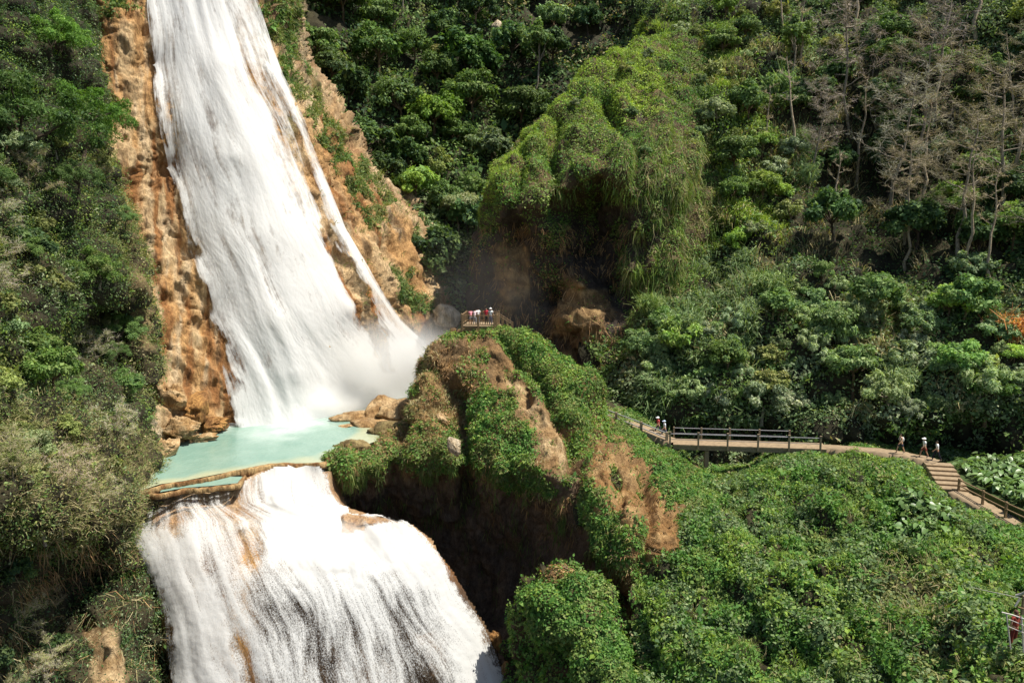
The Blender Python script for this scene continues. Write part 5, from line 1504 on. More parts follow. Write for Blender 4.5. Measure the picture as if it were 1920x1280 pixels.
# ------------------------------------------------------------------ rocks
def boulder(px, py, Y, size, col, label, rz=0., seed=1, name='boulder', cols=None, group=None, sub=4, rough=.32, loc=None, tilt=0.):
    bm = bmesh.new(); bmesh.ops.create_icosphere(bm, subdivisions=sub, radius=1)
    V = np.array([v.co[:] for v in bm.verts])
    q = V * 1.1 + seed * 7.7
    d = 1 + rough * fbm(q, 4, seed) - .22 * np.abs(vnoise(q * 1.9, seed + 2)) + .10 * vnoise(q * 5, seed + 3) + .05 * vnoise(q * 11, seed + 4)
    # a few flat broken faces
    r = np.random.default_rng(seed)
    W = V * d[:, None]
    for _ in range(9):
        n = unit(r.normal(0, 1, 3)); h = r.uniform(.55, .8)
        ex = np.maximum(0, W @ n - h); W = W - ex[:, None] * n * .8
    W = W * np.array(size)
    for v, p in zip(bm.verts, W): v.co = p
    me = bpy.data.meshes.new(name); bm.to_mesh(me); bm.free()
    t = sstep(-.4, .5, fbm(W / (max(size) * .5), 4, seed + 5))
    c0, c1 = col
    C = mixc(c0, c1, t)
    c = np.ones((len(W), 4), np.float32); c[:, :3] = C
    me.attributes.new('Col', 'FLOAT_COLOR', 'POINT').data.foreach_set('color', c.ravel())
    me.materials.append(M_ROCK)
    me.polygons.foreach_set('use_smooth', np.ones(len(me.polygons), bool))
    o = obj(name, me); o.location = loc if loc is not None else at1(px, py, Y); o.rotation_euler = (0, tilt, rz)
    return tag(o, label, 'rock', group)


TANR = ((.62, .46, .27), (.44, .28, .13)); PALER = ((.70, .60, .46), (.50, .40, .27)); ORR = ((.50, .28, .10), (.32, .17, .07)); GREYR = ((.48, .42, .34), (.26, .21, .15)); DKR = ((.13, .11, .09), (.08, .07, .06)); OLR = ((.36, .29, .14), (.22, .17, .08))
boulder(838, 594, 99, (1.9, 1.5, 2.0), PALER, 'large pale boulder lying between the cliff foot and the platform', .3, 3)
for i, (x, y, Y, s, rz, lb) in enumerate([
    (672, 782, 81.5, (2.6, 1.7, .8), .2, 'low tan rock at the left end of the row across the pool'),
    (712, 768, 82.5, (2.5, 1.9, 1.5), .9, 'tallest tan rock standing in the pool beside the spur'),
    (752, 772, 80, (2.3, 1.9, 1.6), .4, 'tan rock wedged between the pool and the spur'),
    (700, 795, 79, (2.9, 1.8, .9), -.2, 'flat tan rock in front of the others at the pool edge'),
    (655, 800, 78.5, (1.3, .9, .4), .6, 'smallest tan rock, barely above the turquoise water'),
    (738, 812, 76.5, (2.8, 1.9, 1.3), .1, 'mossy tan rock where the spur meets the pool'),
    (668, 838, 71.5, (1.9, 1.2, .7), .1, 'rounded mossy rock on the near right shore of the pool')]):
    boulder(x, y, Y, s, OLR if 'mossy' in lb else TANR, lb, rz, 20 + i)
for i, (x, y, Y, s, rz, lb) in enumerate([
    (322, 745, 74, (1.6, 1.3, 1.7), .2, 'upright rough rock under the mossy tail of the left cliff'),
    (368, 768, 75.5, (1.9, 1.4, 1.5), .7, 'broad orange rock at the foot of the left cliff'),
    (400, 795, 76, (1.2, 1.1, .9), .1, 'orange rock touching the water beside the falls'),
    (342, 805, 72.5, (2.0, 1.4, 1.1), -.3, 'tan slab sloping into the left side of the pool'),
    (312, 838, 68.5, (1.6, 1.1, .9), .5, 'tan rock at the near left corner of the pool'),
    (288, 812, 68, (.75, .7, 1.5), .1, 'tall pale rock leaning against the dry brush by the pool'),
    (378, 822, 73, (1.3, .9, .45), .3, 'flat tan shelf just above the pool water on the left')]):
    boulder(x, y, Y, s, PALER if 'pale' in lb else (ORR if 'orange' in lb else TANR), lb, rz, 40 + i, rough=.62, sub=5)
boulder(850, 836, 66.6, (.62, .5, .95), PALER, 'pale rectangular block stuck in the face of the spur', .5, 61, tilt=-.35)
boulder(828, 788, 71.6, (.5, .5, .9), TANR, 'small tan block in the brown upper face of the spur', .2, 62, tilt=-.5)
boulder(930, 1203, 60.5, (.72, .7, 1.0), ORR, 'rust orange rock lump beside the lower waterfall', .2, 63)
boulder(950, 1262, 58.5, (.7, .7, 1.0), TANR, 'tan rock below the rust orange lump by the lower waterfall', .8, 64)
boulder(296, 932, 60.6, (.62, .45, .28), DKR, 'small dark wet stone at the left end of the lower falls lip', .2, 65)
for i, (x, y) in enumerate([(932, 48), (962, 52), (976, 60)]):
    boulder(x, y, 143, (1.2, 1.0, .9), PALER, ['leftmost pale rock among trees at the top', 'middle pale rock among trees at the top', 'rightmost and lowest pale rock among trees at the top'][i], i, 70 + i, sub=3)

# ------------------------------------------------------------------ trail, footbridge, steps, rails
TR = [((1120, 768), 79.5), ((1150, 780), 77.2), ((1200, 799), 75.2), ((1240, 816), 73.4), ((1266, 828), 72.0)]
TR2 = [((1540, 836), 69.9), ((1600, 840), 68.6), ((1650, 844), 67.6), ((1690, 850), 66.8), ((1730, 858), 65.8), ((1757, 866), 64.8)]
TR3 = [((1792, 920), 60.3), ((1830, 940), 58.5), ((1880, 966), 56.3), ((1930, 990), 54.3), ((2010, 1030), 51.4), ((2300, 1170), 44.5)]


def ribbon(name, pts, w, th, mat):
    C = [at1(x, y, Y) for (x, y), Y in pts]
    # resample
    R = []
    for i in range(len(C) - 1):
        for k in range(6): R.append(C[i].lerp(C[i + 1], k / 6))
    R.append(C[-1])
    V = []; Fc = []
    for i, p in enumerate(R):
        d = (R[min(i + 1, len(R) - 1)] - R[max(0, i - 1)]); d.z = 0; d.normalize(); s = Vector((-d.y, d.x, 0))
        j = [random.uniform(-.12, .12) for _ in range(2)]
        for a, z in ((-w / 2 + j[0], -th), (-w / 2 + j[0], 0), (-w / 6, .02), (w / 6, .015), (w / 2 + j[1], 0), (w / 2 + j[1], -th)):
            V.append(p + s * a + Vector((0, 0, z)))
    for i in range(len(R) - 1):
        for k in range(5): Fc.append((i * 6 + k, i * 6 + k + 1, i * 6 + 7 + k, i * 6 + 6 + k))
    me = np_mesh(name, np.array([tuple(v) for v in V]), Fc, mat, None, False)
    return tag(obj(name, me), kind='structure')


ribbon('path', TR, 1.5, .8, M_PATH)
ribbon('path', TR2, 1.5, .8, M_PATH)
ribbon('path', TR3, 1.6, .8, M_PATH)


def part(name, g, mat, parent, smooth=False):
    return obj(name, g.mesh(name, mat, smooth), parent)


def local(parent, p): return Vector(p) - parent.location


# footbridge
bp0 = at1(1262, 827, 72.2); bp1 = at1(1546, 836, 69.8)
br = empty('footbridge', bp0); tag(br, 'weathered footbridge with square posts and two rails carrying the trail over a dark gap', 'bridge')
d = (bp1 - bp0); L_ = d.length; X = d.normalized(); Yv = Vector((0, 0, 1)).cross(X).normalized(); Zv = X.cross(Yv)
g = Geo(); g.box(d / 2 - Zv * .08, (L_, 2.0, .16), ax=(X, Yv, Zv)); part('deck', g, M_PATH, br)
for sgn in (-1, 1):
    g = Geo(); g.box(d / 2 + Yv * sgn * .85 - Zv * .332, (L_, .2, .34), ax=(X, Yv, Zv)); part('beam', g, M_CONC, br)
near = Yv if Yv.y < 0 else -Yv
posts_px = [1256, 1309, 1364, 1421, 1479, 1538]


def x_on(px):      # distance along the bridge of pixel column px
    lo, hi = -1., L_ + 1
    for _ in range(40):
        m = (lo + hi) / 2; p = bp0 + X * m + near * 1.1
        if 960 + F * p.x / (p.y * CT - p.z * ST) < px: lo = m
        else: hi = m
    return lo


tops = []
for px in posts_px:
    t = x_on(px); b = X * t + near * 1.11
    g = Geo(); g.box(b + Vector((0, 0, .40)), (.16, .15, 1.5), ax=(X, Yv, Zv)); g.box(b + Vector((0, 0, 1.19)), (.19, .18, .05), ax=(X, Yv, Zv)); part('post', g, M_CONC, br); tops.append(b)
for z, r in ((1.02, .036), (.50, .03)):
    g = Geo(); g.tube([b + Vector((0, 0, z)) for b in tops], [r] * len(tops), 6); part('rail', g, M_RAIL, br)
tf = []
for px in posts_px[:5]:
    b = X * x_on(px + 8) - near * 1.11
    g = Geo(); g.box(b + Vector((0, 0, .40)), (.15, .15, 1.4), ax=(X, Yv, Zv)); part('post', g, M_CONC, br); tf.append(b)
for z in (1.0, .5):
    g = Geo(); g.tube([b + Vector((0, 0, z)) for b in tf], [.034] * len(tf), 6); part('rail', g, M_RAIL, br)
g = Geo(); b = X * x_on(1326); g.box(b + Vector((0, 0, -1.4)) + near * .5, (.4, .4, 1.6)); part('pillar', g, M_CONC, br)


# rail beside the path up to the spur
def handrail(name, label, pts, h, mat_p, mat_r, psize, rails, rr, base=-.5):
    P = [at1(*p) for p in pts]
    e = empty(name, P[0]); tag(e, label, 'railing')
    Q = [local(e, p) for p in P]
    for q in Q:
        g = Geo(); g.box(q + Vector((0, 0, (h + .1 + base) / 2)), (psize, psize, h + .1 - base)); part('post', g, mat_p, e)
    for z in rails:
        g = Geo(); g.tube([q + Vector((0, 0, z)) for q in Q], [rr] * len(Q), 6); part('rail', g, mat_r, e)
    return e


handrail('path_railing', 'sloping handrail on short posts beside the path climbing to the spur', [(1130, 783, 77.6), (1155, 793, 76.2), (1202, 811, 74.2), (1250, 831, 72.2)], 1.0, M_CONC, M_RAIL, .24, (.98, .5), .055)
handrail('path_railing', 'low wooden railing beside the lower path next to the big-leaved plants', [(1797, 921, 60.3), (1842, 944, 58.0), (1885, 966, 55.9), (1925, 985, 54.1), (1985, 1015, 51.8)], .95, M_WOOD, M_WOOD, .16, (.95, .50), .055)
e = empty('path_kerb', at1(1800, 936, 59.6)); tag(e, 'thin dark timber kerb along the near edge of the lower path', 'kerb')
g = Geo(); g.tube([local(e, at1(x, y, Y)) + Vector((0, 0, .06)) for x, y, Y in [(1800, 936, 59.6), (1840, 956, 57.6), (1890, 984, 55), (1940, 1010, 52.8)]], [.07] * 4, 6); part('timber', g, M_WOOD, e)

# steps
p0 = at1(1757, 866, 64.8); p1 = at1(1790, 919, 60.4)
st = empty('steps', p0); tag(st, 'flight of pale trodden steps leading down from the trail', 'steps')
n = 6; d = p1 - p0; fw = Vector((d.x, d.y, 0)).normalized(); sd = Vector((-fw.y, fw.x, 0)); run = Vector((d.x, d.y, 0)).length / n
for i in range(n):
    z = d.z * (i + .2) / n
    cpt = fw * (run * (i + .5)) + Vector((0, 0, z - .5))
    g = Geo(); g.box(cpt, (run * 1.12, 2.15, 1.0), ax=(fw, sd, Vector((0, 0, 1))), bev=.03); tr = part('tread', g, M_PATH, st)
    g = Geo(); g.box(fw * (run * (i + 1.06)) + Vector((0, 0, z - .10)), (.09, 2.15, .20), ax=(fw, sd, Vector((0, 0, 1))), bev=.02); part('edging', g, M_WOOD, tr)

# viewing platform
def plat():
    a = at1(867, 611, 79.6); b = at1(927, 612, 79.2)
    e = empty('viewing_platform', a); tag(e, 'small wooden viewing platform on top of the rock spur', 'platform')
    X = (b - a); X.z = 0; w = X.length; X.normalize(); Y = Vector((-X.y, X.x, 0)); Z = Vector((0, 0, 1)); dp = 3.0
    g = Geo()
    for i in range(15): g.box(X * w / 2 + Y * (dp * (i + .5) / 15), (w, dp / 15 - .015, .06), ax=(X, Y, Z), bev=.008)
    part('deck', g, M_PATH, e)
    for k, (yy, zz) in enumerate([(-.06, -.12), (-.02, -.36), (dp + .06, -.12)]):
        g = Geo(); g.box(X * w / 2 + Y * yy + Z * zz, (w + .1, .10, .17), ax=(X, Y, Z)); part('beam', g, M_WOOD, e)
    sides = [[X * (w * t) - Y * .13 for t in (0, .5, 1)], [Y * dp * t - X * .13 for t in (.12, 1)], [X * (w + .13) + Y * dp * t for t in (.1, .4)], [X * (w * t) + Y * (dp + .16) for t in (.5, 1)]]
    for sd_ in sides:
        for q in sd_:
            g = Geo(); g.box(q + Z * .25, (.17, .17, 1.9), ax=(X, Y, Z)); part('post', g, M_WOOD, e)
    for q0, q1, nb in [(sides[0][0], sides[0][1], 6), (sides[0][1], sides[0][2], 6), (sides[1][0], sides[1][1], 8), (sides[1][1], sides[3][1], 8), (sides[2][0], sides[2][1], 3)]:
        for z in (1.08, .18):
            g = Geo(); g.beam(q0 + Z * z, q1 + Z * z, .09, .07); part('rail', g, M_WOOD, e)
        for i in range(nb):
            q = q0.lerp(q1, (i + 1) / (nb + 1)); g = Geo(); g.beam(q + Z * .2, q + Z * 1.06, .05, .05); part('baluster', g, M_WOOD, e)
    # short stair at the right with its own sloping rail
    s0 = X * (w + .1) + Y * 1.5; s1 = s0 + X * 1.5 + Y * .3 - Z * .9
    for off in (-.55, .55):
        g = Geo(); g.beam(s0 + Y * off + Z * 1.1, s1 + Y * off + Z * 1.0, .08, .08); part('stair_rail', g, M_WOOD, e)
        for t in (.05, .35, .65, .97):
            q = s0.lerp(s1, t) + Y * off; g = Geo(); g.beam(q - Z * .3, q + Z * 1.05, .09, .09); part('stair_post', g, M_WOOD, e)
    for i in range(5):
        q = s0.lerp(s1, (i + .5) / 5); g = Geo(); g.box(q, (.3, 1.2, .07), ax=(X, Y, Z)); part('stair_tread', g, M_PATH, e)
    return e, X, Y, w


PLAT, PX, PY, PW = plat()

# railing at the lower right corner
rl = empty('metal_railing', at1(1886, 1196, 32.6)); tag(rl, 'white metal railing with slanting posts at the lower right corner', 'railing')
A0 = at1(1887, 1190, 32.6); A1 = at1(1880, 1147, 32.6)
def lp(px, py, Y): return local(rl, at1(px, py, Y))
g = Geo(); g.tube([lp(1895, 1216, 32.6), lp(1887, 1150, 32.6)], [.030, .030], 8); part('post', g, M_WHITE, rl)
g = Geo(); g.tube([lp(1919, 1222, 32.3), lp(1917, 1178, 32.3), lp(1915, 1154, 32.3)], [.03] * 3, 8); part('post', g, M_WHITE, rl)
g = Geo(); g.tube([lp(1878, 1147, 32.6), lp(1898, 1152, 32.5), lp(1930, 1163, 32.1)], [.032] * 3, 8); part('top_rail', g, M_WHITE, rl)
for y0, y1 in ((1166, 1176), (1180, 1190)):
    g = Geo(); g.tube([lp(1891, y0 - 6, 32.6), lp(1930, y1, 32.1)], [.020] * 2, 6); part('rail', g, M_WHITE, rl)
gt = empty('gate_post', at1(1917, 1185, 37.2)); tag(gt, 'tall grey post with a white brace and crossbars behind the red-clad person', 'post')
def lg(px, py, Y): return local(gt, at1(px, py, Y))
g = Geo(); g.box(lg(1917, 1150, 37.2), (.14, .14, 1.9)); part('upright', g, M_CONC, gt)
g = Geo(); g.tube([lg(1905, 1116, 37.15), lg(1916, 1113, 37.0), lg(1932, 1104, 36.6)], [.07] * 3, 8); part('handrail', g, M_WHITE, gt)
g = Geo(); g.tube([lg(1903, 1136, 37.1), lg(1912, 1122, 37.1)], [.05] * 2, 8); part('brace', g, M_WHITE, gt)
g = Geo(); g.tube([lg(1908, 1137, 36.9), lg(1928, 1143, 36.8)], [.035] * 2, 6); part('crossbar', g, M_WOOD, gt)
cb = empty('rope', at1(1845, 1106, 38)); tag(cb, 'thin pale rope running across the creepers to the grey post', 'rope')
g = Geo(); g.tube([local(cb, at1(x, y, Y)) for x, y, Y in ((1820, 1100, 40.2), (1845, 1106, 39), (1880, 1113, 38), (1914, 1121, 37.2))], [.018] * 4, 5); part('strand', g, M_WHITE, cb)


# ------------------------------------------------------------------ big-leaved plants
def big_leaf(L, W):
    """heart shaped, cupped leaf lying along +x"""
    o = [(-.12, 0), (-.20, .22), (-.08, .42), (.2, .48), (.55, .34), (.85, .13), (1.05, 0)]
    mid = [(.0, 0), (.0, 0), (.1, 0), (.25, 0), (.55, 0), (.85, 0), (1.05, 0)]
    V = []; Fc = []
    for (mx, _), (x, y) in zip(mid, o):
        V.append((mx * L, 0, -.05 * L * mx ** 2)); V.append((x * L, y * W * 2 * .5, .10 * L * abs(y) * 2 - .10 * L * x * x)); V.append((x * L, -y * W * 2 * .5, .10 * L * abs(y) * 2 - .10 * L * x * x))
    for i in range(6):
        a = i * 3; b = a + 3
        Fc.append((a, a + 1, b + 1, b)); Fc.append((a, b, b + 2, a + 2))
    return np.array(V), np.array(Fc)


M_BIG = leaf_mat('broad_leaf', .25, .38, .5)


def make_broad(seed, nl, L):
    r = random.Random(seed); g = Geo(); s = Geo()
    for i in range(nl):
        an = i * 2.4 + r.uniform(-.4, .4); rad = r.uniform(.1, .5); h = r.uniform(.45, 1.0)
        V, Fc = big_leaf(L * r.uniform(.7, 1.2), L * r.uniform(.7, .95))
        M = Matrix.Rotation(an, 4, 'Z') @ Matrix.Rotation(r.uniform(.15, .75), 4, 'Y') @ Matrix.Rotation(r.uniform(-.4, .4), 4, 'X')
        p = Vector((math.cos(an) * rad, math.sin(an) * rad, h))
        W = np.array([tuple(M @ Vector(v) + p) for v in V])
        c = np.array([(.13, .22, .06), (.17, .27, .09), (.10, .18, .05), (.20, .29, .11)][i % 4]) * r.uniform(.85, 1.2)
        g.add(W, Fc, c)
        s.tube([(0, 0, -.2), tuple(p * .5 + Vector((0, 0, .1))), tuple(p)], [.022, .018, .014], 5, (.10, .15, .05))
    return Proto(s.mesh('stem', M_BARK), g.mesh('leaves', M_BIG))


BROAD = [make_broad(500 + i, 9, .46) for i in range(4)]


def broad_patch(n, poly, surf, lift, label, group, seed, smin, smax, flat=None, gap=7):
    r = random.Random(seed); xs = [p[0] for p in poly]; ys = [p[1] for p in poly]; got = []
    for _ in range(n * 60):
        if len(got) >= n: break
        a = r.uniform(min(xs), max(xs)); b = r.uniform(min(ys), max(ys))
        if float(sdpoly(np.array([a]), np.array([b]), poly)[0]) > 0 or any((a - x) ** 2 + ((b - y) * 1.6) ** 2 < gap ** 2 for x, y in got): continue
        got.append((a, b))
        p = at_surf(surf, a, b) if flat is None else Vector(on_level([a], [b], flat)[0])
        pr = r.choice(BROAD); s = r.uniform(smin, smax)
        o = bpy.data.objects.new('broad_leaved_plant', None); link(o); o.location = p + Vector((0, 0, lift)); o.scale = (s, s, s); o.rotation_euler = (r.uniform(-.15, .25), r.uniform(-.2, .2), r.uniform(0, 6.28))
        tag(o, label, 'plant', group)
        link(bpy.data.objects.new('stem', pr.trunk), o); q = link(bpy.data.objects.new('leaves', pr.crown), o)
        k = r.uniform(.8, 1.2); q.color = (k, k, k, 1)
    return got


broad_patch(60, [(1648, 962), (1715, 948), (1790, 972), (1782, 1012), (1700, 1026), (1665, 1000)], S_SLOPE, -.15, 'big-leaved plant in the patch growing among the creepers below the steps', 'big-leaved plants below the steps', 5, .8, 1.2, None, 5)
BED = [(1786, 872), (1830, 862), (1960, 860), (1990, 960), (1925, 948), (1870, 920), (1812, 896)]
broad_patch(120, BED, None, -.25, 'big-leaved plant in the sunny bed above the lower path', 'big-leaved plants above the lower path', 6, .75, 1.15, -20.9, 5.5)


def bed():
    # soil under the sunny bed
    P = np.array([tuple(on_level([x], [y], -21.15)[0]) for x, y in [(1775, 866), (1830, 856), (2020, 852), (2040, 1000), (1930, 962), (1868, 932), (1800, 905)]])
    Q = P.copy(); Q[:, 2] -= 1.5
    n = len(P); bm = bmesh.new(); a = [bm.verts.new(p) for p in P]; b = [bm.verts.new(p) for p in Q]
    bm.faces.new(a)
    for i in range(n): bm.faces.new((a[i], b[i], b[(i + 1) % n], a[(i + 1) % n]))
    bmesh.ops.recalc_face_normals(bm, faces=bm.faces)
    me = bpy.data.meshes.new('planting_bed'); bm.to_mesh(me); bm.free(); me.materials.append(flat_mat('bed_soil', (.05, .075, .025), .95, .1))
    tag(obj('planting_bed', me), kind='structure')


bed()
# ------------------------------------------------------------------ people
def skin_obj(verts, edges, radii, sub=1, root=0):
    me = bpy.data.meshes.new('skin_tmp'); me.from_pydata([tuple(v) for v in verts], edges, [])
    o = bpy.data.objects.new('skin_tmp', me); COL.objects.link(o)
    md = o.modifiers.new('s', 'SKIN'); md.use_smooth_shade = True
    if sub:
        ms = o.modifiers.new('u', 'SUBSURF'); ms.levels = sub; ms.render_levels = sub
    sv = me.skin_vertices[0].data
    for i, r in enumerate(radii):
        sv[i].radius = r if isinstance(r, tuple) else (r, r); sv[i].use_root = (i == root)
    dg = bpy.context.evaluated_depsgraph_get()
    out = bpy.data.meshes.new_from_object(o.evaluated_get(dg))
    bpy.data.objects.remove(o); bpy.data.meshes.remove(me)
    return out


def join_me(name, parts, mats):
    """parts: (mesh or (V, F), material index)"""
    V = []; Fc = []; mi = []
    for p, k in parts:
        if isinstance(p, bpy.types.Mesh):
            b = len(V); V += [v.co[:] for v in p.vertices]
            for q in p.polygons: Fc.append([b + i for i in q.vertices]); mi.append(k)
            bpy.data.meshes.remove(p)
        else:
            b = len(V); V += [tuple(v) for v in p[0]]
            for q in p[1]: Fc.append([b + i for i in q]); mi.append(k)
    me = bpy.data.meshes.new(name); me.from_pydata(V, [], Fc)
    me.polygons.foreach_set('material_index', mi); me.polygons.foreach_set('use_smooth', [True] * len(Fc))
    for m in mats: me.materials.append(m)
    me.update()
    return me


def ball(c, r, seg=10, cut=None):
    bm = bmesh.new(); bmesh.ops.create_uvsphere(bm, u_segments=seg, v_segments=max(6, seg * 2 // 3), radius=1)
    for v in bm.verts: v.co = Vector((v.co.x * r[0], v.co.y * r[1], v.co.z * r[2]))
    if cut is not None:
        bmesh.ops.delete(bm, geom=[v for v in bm.verts if cut(v.co)], context='VERTS')
    for v in bm.verts: v.co = v.co + Vector(c)
    bm.verts.index_update()
    out = ([v.co[:] for v in bm.verts], [[v.index for v in f.verts] for f in bm.faces]); bm.free()
    return out


_cm = {}


def cmat(rgb, rough=.8):
    k = tuple(rgb)
    if k not in _cm: _cm[k] = flat_mat('cloth', rgb, rough, .15, .08, 20)
    return _cm[k]


SKINC = (.42, .24, .15)


def person(loc, rz, label, shirt=(.7, .7, .7), legs=(.05, .05, .07), hair=(.02, .015, .012), hat=None, pose='stand', long_legs=True, skin=SKINC, shirtless=False, hgt=1.70, bag=None, sleeves='short', long_hair=False, bag_label=None):
    """standing figure facing +y in its own space"""
    k = hgt / 1.70
    st = {'stand': (0, 0), 'walk': (.30, -.26), 'lean': (.03, -.03)}[pose]
    lean = {'stand': .0, 'walk': .05, 'lean': .12}[pose]
    ch = Vector((0, lean * .6, 1.24)); nk = Vector((0, lean, 1.44)); hd = Vector((0, lean + .03, 1.57))
    pel = Vector((0, 0, .93))
    J = {}
    for s, n in ((-1, 'l'), (1, 'r')):
        f = st[0] if s > 0 else st[1]
        J['hip' + n] = Vector((.095 * s, 0, .90)); J['knee' + n] = Vector((.105 * s, f * .62 + .03, .49)); 
        back = f < -.1
        J['ank' + n] = Vector((.105 * s, f - (.06 if back else 0), .085 + (.06 if back else 0)))
        J['toe' + n] = J['ank' + n] + Vector((.02 * s, .15, -.055 - (.05 if back else 0)))
        J['sh' + n] = Vector((.185 * s, lean * .9, 1.385))
        if pose == 'lean':
            J['el' + n] = Vector((.24 * s, lean + .12, 1.16)); J['wr' + n] = Vector((.16 * s, lean + .34, 1.12))
        elif pose == 'walk':
            J['el' + n] = Vector((.25 * s, lean - f * .35 - .03, 1.13)); J['wr' + n] = Vector((.24 * s, lean - f * .7 + .10, .92))
        else:
            J['el' + n] = Vector((.245 * s, lean - .02, 1.12)); J['wr' + n] = Vector((.25 * s, lean + .06, .87))
    V = [pel, Vector((0, lean * .3, 1.08)), ch, Vector((0, lean * .9, 1.38)), nk, hd + Vector((0, -.005, -.035)), hd + Vector((0, 0, .05)), hd + Vector((0, -.01, .105))]
    R = [(.135, .10), (.115, .085), (.145, .10), (.09, .07), .052, (.068, .082), (.076, .09), (.045, .055)]
    E = [(i, i + 1) for i in range(7)]
    for n in 'lr':
        b = len(V)
        V += [J['hip' + n], J['hip' + n].lerp(J['knee' + n], .45), J['knee' + n], J['knee' + n].lerp(J['ank' + n], .35), J['ank' + n], J['toe' + n]]
        R += [.088, .076, .056, .055, .038, (.038, .026)]
        E += [(0, b)] + [(b + i, b + i + 1) for i in range(5)]
        b = len(V)
        hnd = J['wr' + n] + (J['wr' + n] - J['el' + n]).normalized() * .07
        V += [J['sh' + n], J['el' + n], J['wr' + n], hnd]
        R += [.055, .041, .028, (.036, .018)]
        E += [(3, b)] + [(b + i, b + i + 1) for i in range(3)]
    parts = [(skin_obj(V, E, R, 1), 0)]
    # five fingers on each hand
    for n, s in (('l', -1), ('r', 1)):
        dr = (J['wr' + n] - J['el' + n]).normalized(); h0 = J['wr' + n] + dr * .085
        side = Vector((0, 1, 0)) - dr * dr.y; side = side.normalized() if side.length > .1 else Vector((1, 0, 0))
        curl = Vector((-s, 0, 0)) - dr * (-s * dr.x) - side * (-s * side.x)
        curl = curl.normalized() if curl.length > .05 else dr.cross(side)
        for q, (o_, ln) in enumerate(((-.026, .058), (-.009, .07), (.009, .075), (.026, .068))):
            a = h0 + side * o_
            fv = [a - dr * .03, a, a + dr * ln * .5 + curl * .008, a + dr * ln * .95 + curl * .03]
            parts.append((skin_obj(fv, [(0, 1), (1, 2), (2, 3)], [.009, .0095, .0085, .0065], 0), 0))
        a = J['wr' + n] + dr * .03 + side * .03
        parts.append((skin_obj([a - side * .012, a + side * .018 + dr * .015, a + side * .03 + dr * .045], [(0, 1), (1, 2)], [.011, .011, .008], 0), 0))
    # face
    for s in (-1, 1):
        parts.append((ball(hd + Vector((.031 * s, .083, .018)), (.013, .008, .008), 8), 1))
        parts.append((ball(hd + Vector((.080 * s, -.005, .005)), (.012, .022, .032), 8), 0))
    parts.append((ball(hd + Vector((0, .094, -.008)), (.013, .018, .022), 8), 0))
    parts.append((ball(hd + Vector((0, .080, -.048)), (.024, .008, .007), 8), 2))
    root = bpy.data.objects.new('person', join_me('body', parts, [cmat(skin, .55), cmat((.02, .02, .02)), cmat((.35, .13, .11))]))
    link(root); root.location = loc; root.rotation_euler = (0, 0, rz); root.scale = (k, k, k)
    tag(root, label, 'person')

    def wear(name, me, rgb):
        me.materials.clear(); me.materials.append(cmat(rgb)); me.polygons.foreach_set('use_smooth', [True] * len(me.polygons))
        return obj(name, me, root)
    if not shirtless:
        V = [Vector((0, 0, .90)), Vector((0, lean * .3, 1.08)), ch, Vector((0, lean * .9, 1.39)), Vector((0, lean * .95, 1.425))]
        R = [(.155, .125), (.142, .11), (.165, .122), (.105, .09), (.06, .06)]; E = [(0, 1), (1, 2), (2, 3), (3, 4)]
        for n in 'lr':
            b = len(V); V += [J['sh' + n], J['sh' + n].lerp(J['el' + n], .62 if sleeves == 'short' else 1.)]; R += [.070, .058]; E += [(3, b), (b, b + 1)]
            if sleeves == 'long':
                V.append(J['wr' + n]); R.append(.042); E.append((b + 1, b + 2))
        wear('shirt', skin_obj(V, E, R, 1), shirt)
    V = [Vector((0, 0, 1.0)), Vector((0, 0, .92))]; R = [(.142, .112), (.158, .122)]; E = [(0, 1)]
    for n in 'lr':
        b = len(V)
        if long_legs:
            V += [J['hip' + n], J['knee' + n], J['ank' + n] + Vector((0, 0, .02))]; R += [.105, .074, .058]; E += [(1, b), (b, b + 1), (b + 1, b + 2)]
        else:
            V += [J['hip' + n], J['hip' + n].lerp(J['knee' + n], .85)]; R += [.105, .092]; E += [(1, b), (b, b + 1)]
    wear('trousers' if long_legs else 'shorts', skin_obj(V, E, R, 1, 1), legs)
    for n in 'lr':
        a = J['ank' + n]; t = J['toe' + n]
        wear('shoe', skin_obj([a + Vector((0, -.05, -.04)), a + Vector((0, .03, -.035)), t + Vector((0, .02, .0))], [(0, 1), (1, 2)], [.045, .050, (.045, .032)], 1), (.08, .07, .07))
    hv = ball(hd + Vector((0, -.018, .045)), (.092, .106, .098), 14, cut=lambda c: (c.y > .03 and c.z < .045) or c.z < -.06)
    hp = [(hv, 0)]
    if long_hair: hp.append((skin_obj([hd + Vector((0, -.09, .03)), hd + Vector((0, -.12, -.10)), hd + Vector((0, -.11, -.26))], [(0, 1), (1, 2)], [(.07, .045), (.075, .04), (.04, .025)], 1), 0))
    obj('hair', join_me('hair', hp, [cmat(hair, .5)]), root)
    if hat:
        p = [(ball(hd + Vector((0, -.005, .075)), (.104, .115, .10), 16, cut=lambda c: c.z < -.012), 0)]
        rim_ = ball(hd + Vector((0, .02, .075)), (.165, .185, .012), 16)
        p.append((rim_, 0)); obj('hat', join_me('hat', p, [cmat(hat)]), root)
    if bag:
        q = [(ball(Vector((0, lean - .19, 1.20)), (.15, .10, .22), 12), 0)]
        for s in (-1, 1): q.append((skin_obj([Vector((.09 * s, lean - .14, 1.05)), Vector((.11 * s, lean + .0, 1.445)), Vector((.10 * s, lean + .125, 1.25)), Vector((.12 * s, lean - .02, 1.02))], [(0, 1), (1, 2), (2, 3)], [.016] * 4, 0), 0))
        o = bpy.data.objects.new('backpack', join_me('backpack', q, [cmat(bag)])); link(o); o.location = loc; o.rotation_euler = (0, 0, rz); o.scale = (k, k, k)
        tag(o, bag_label, 'backpack')
    return root


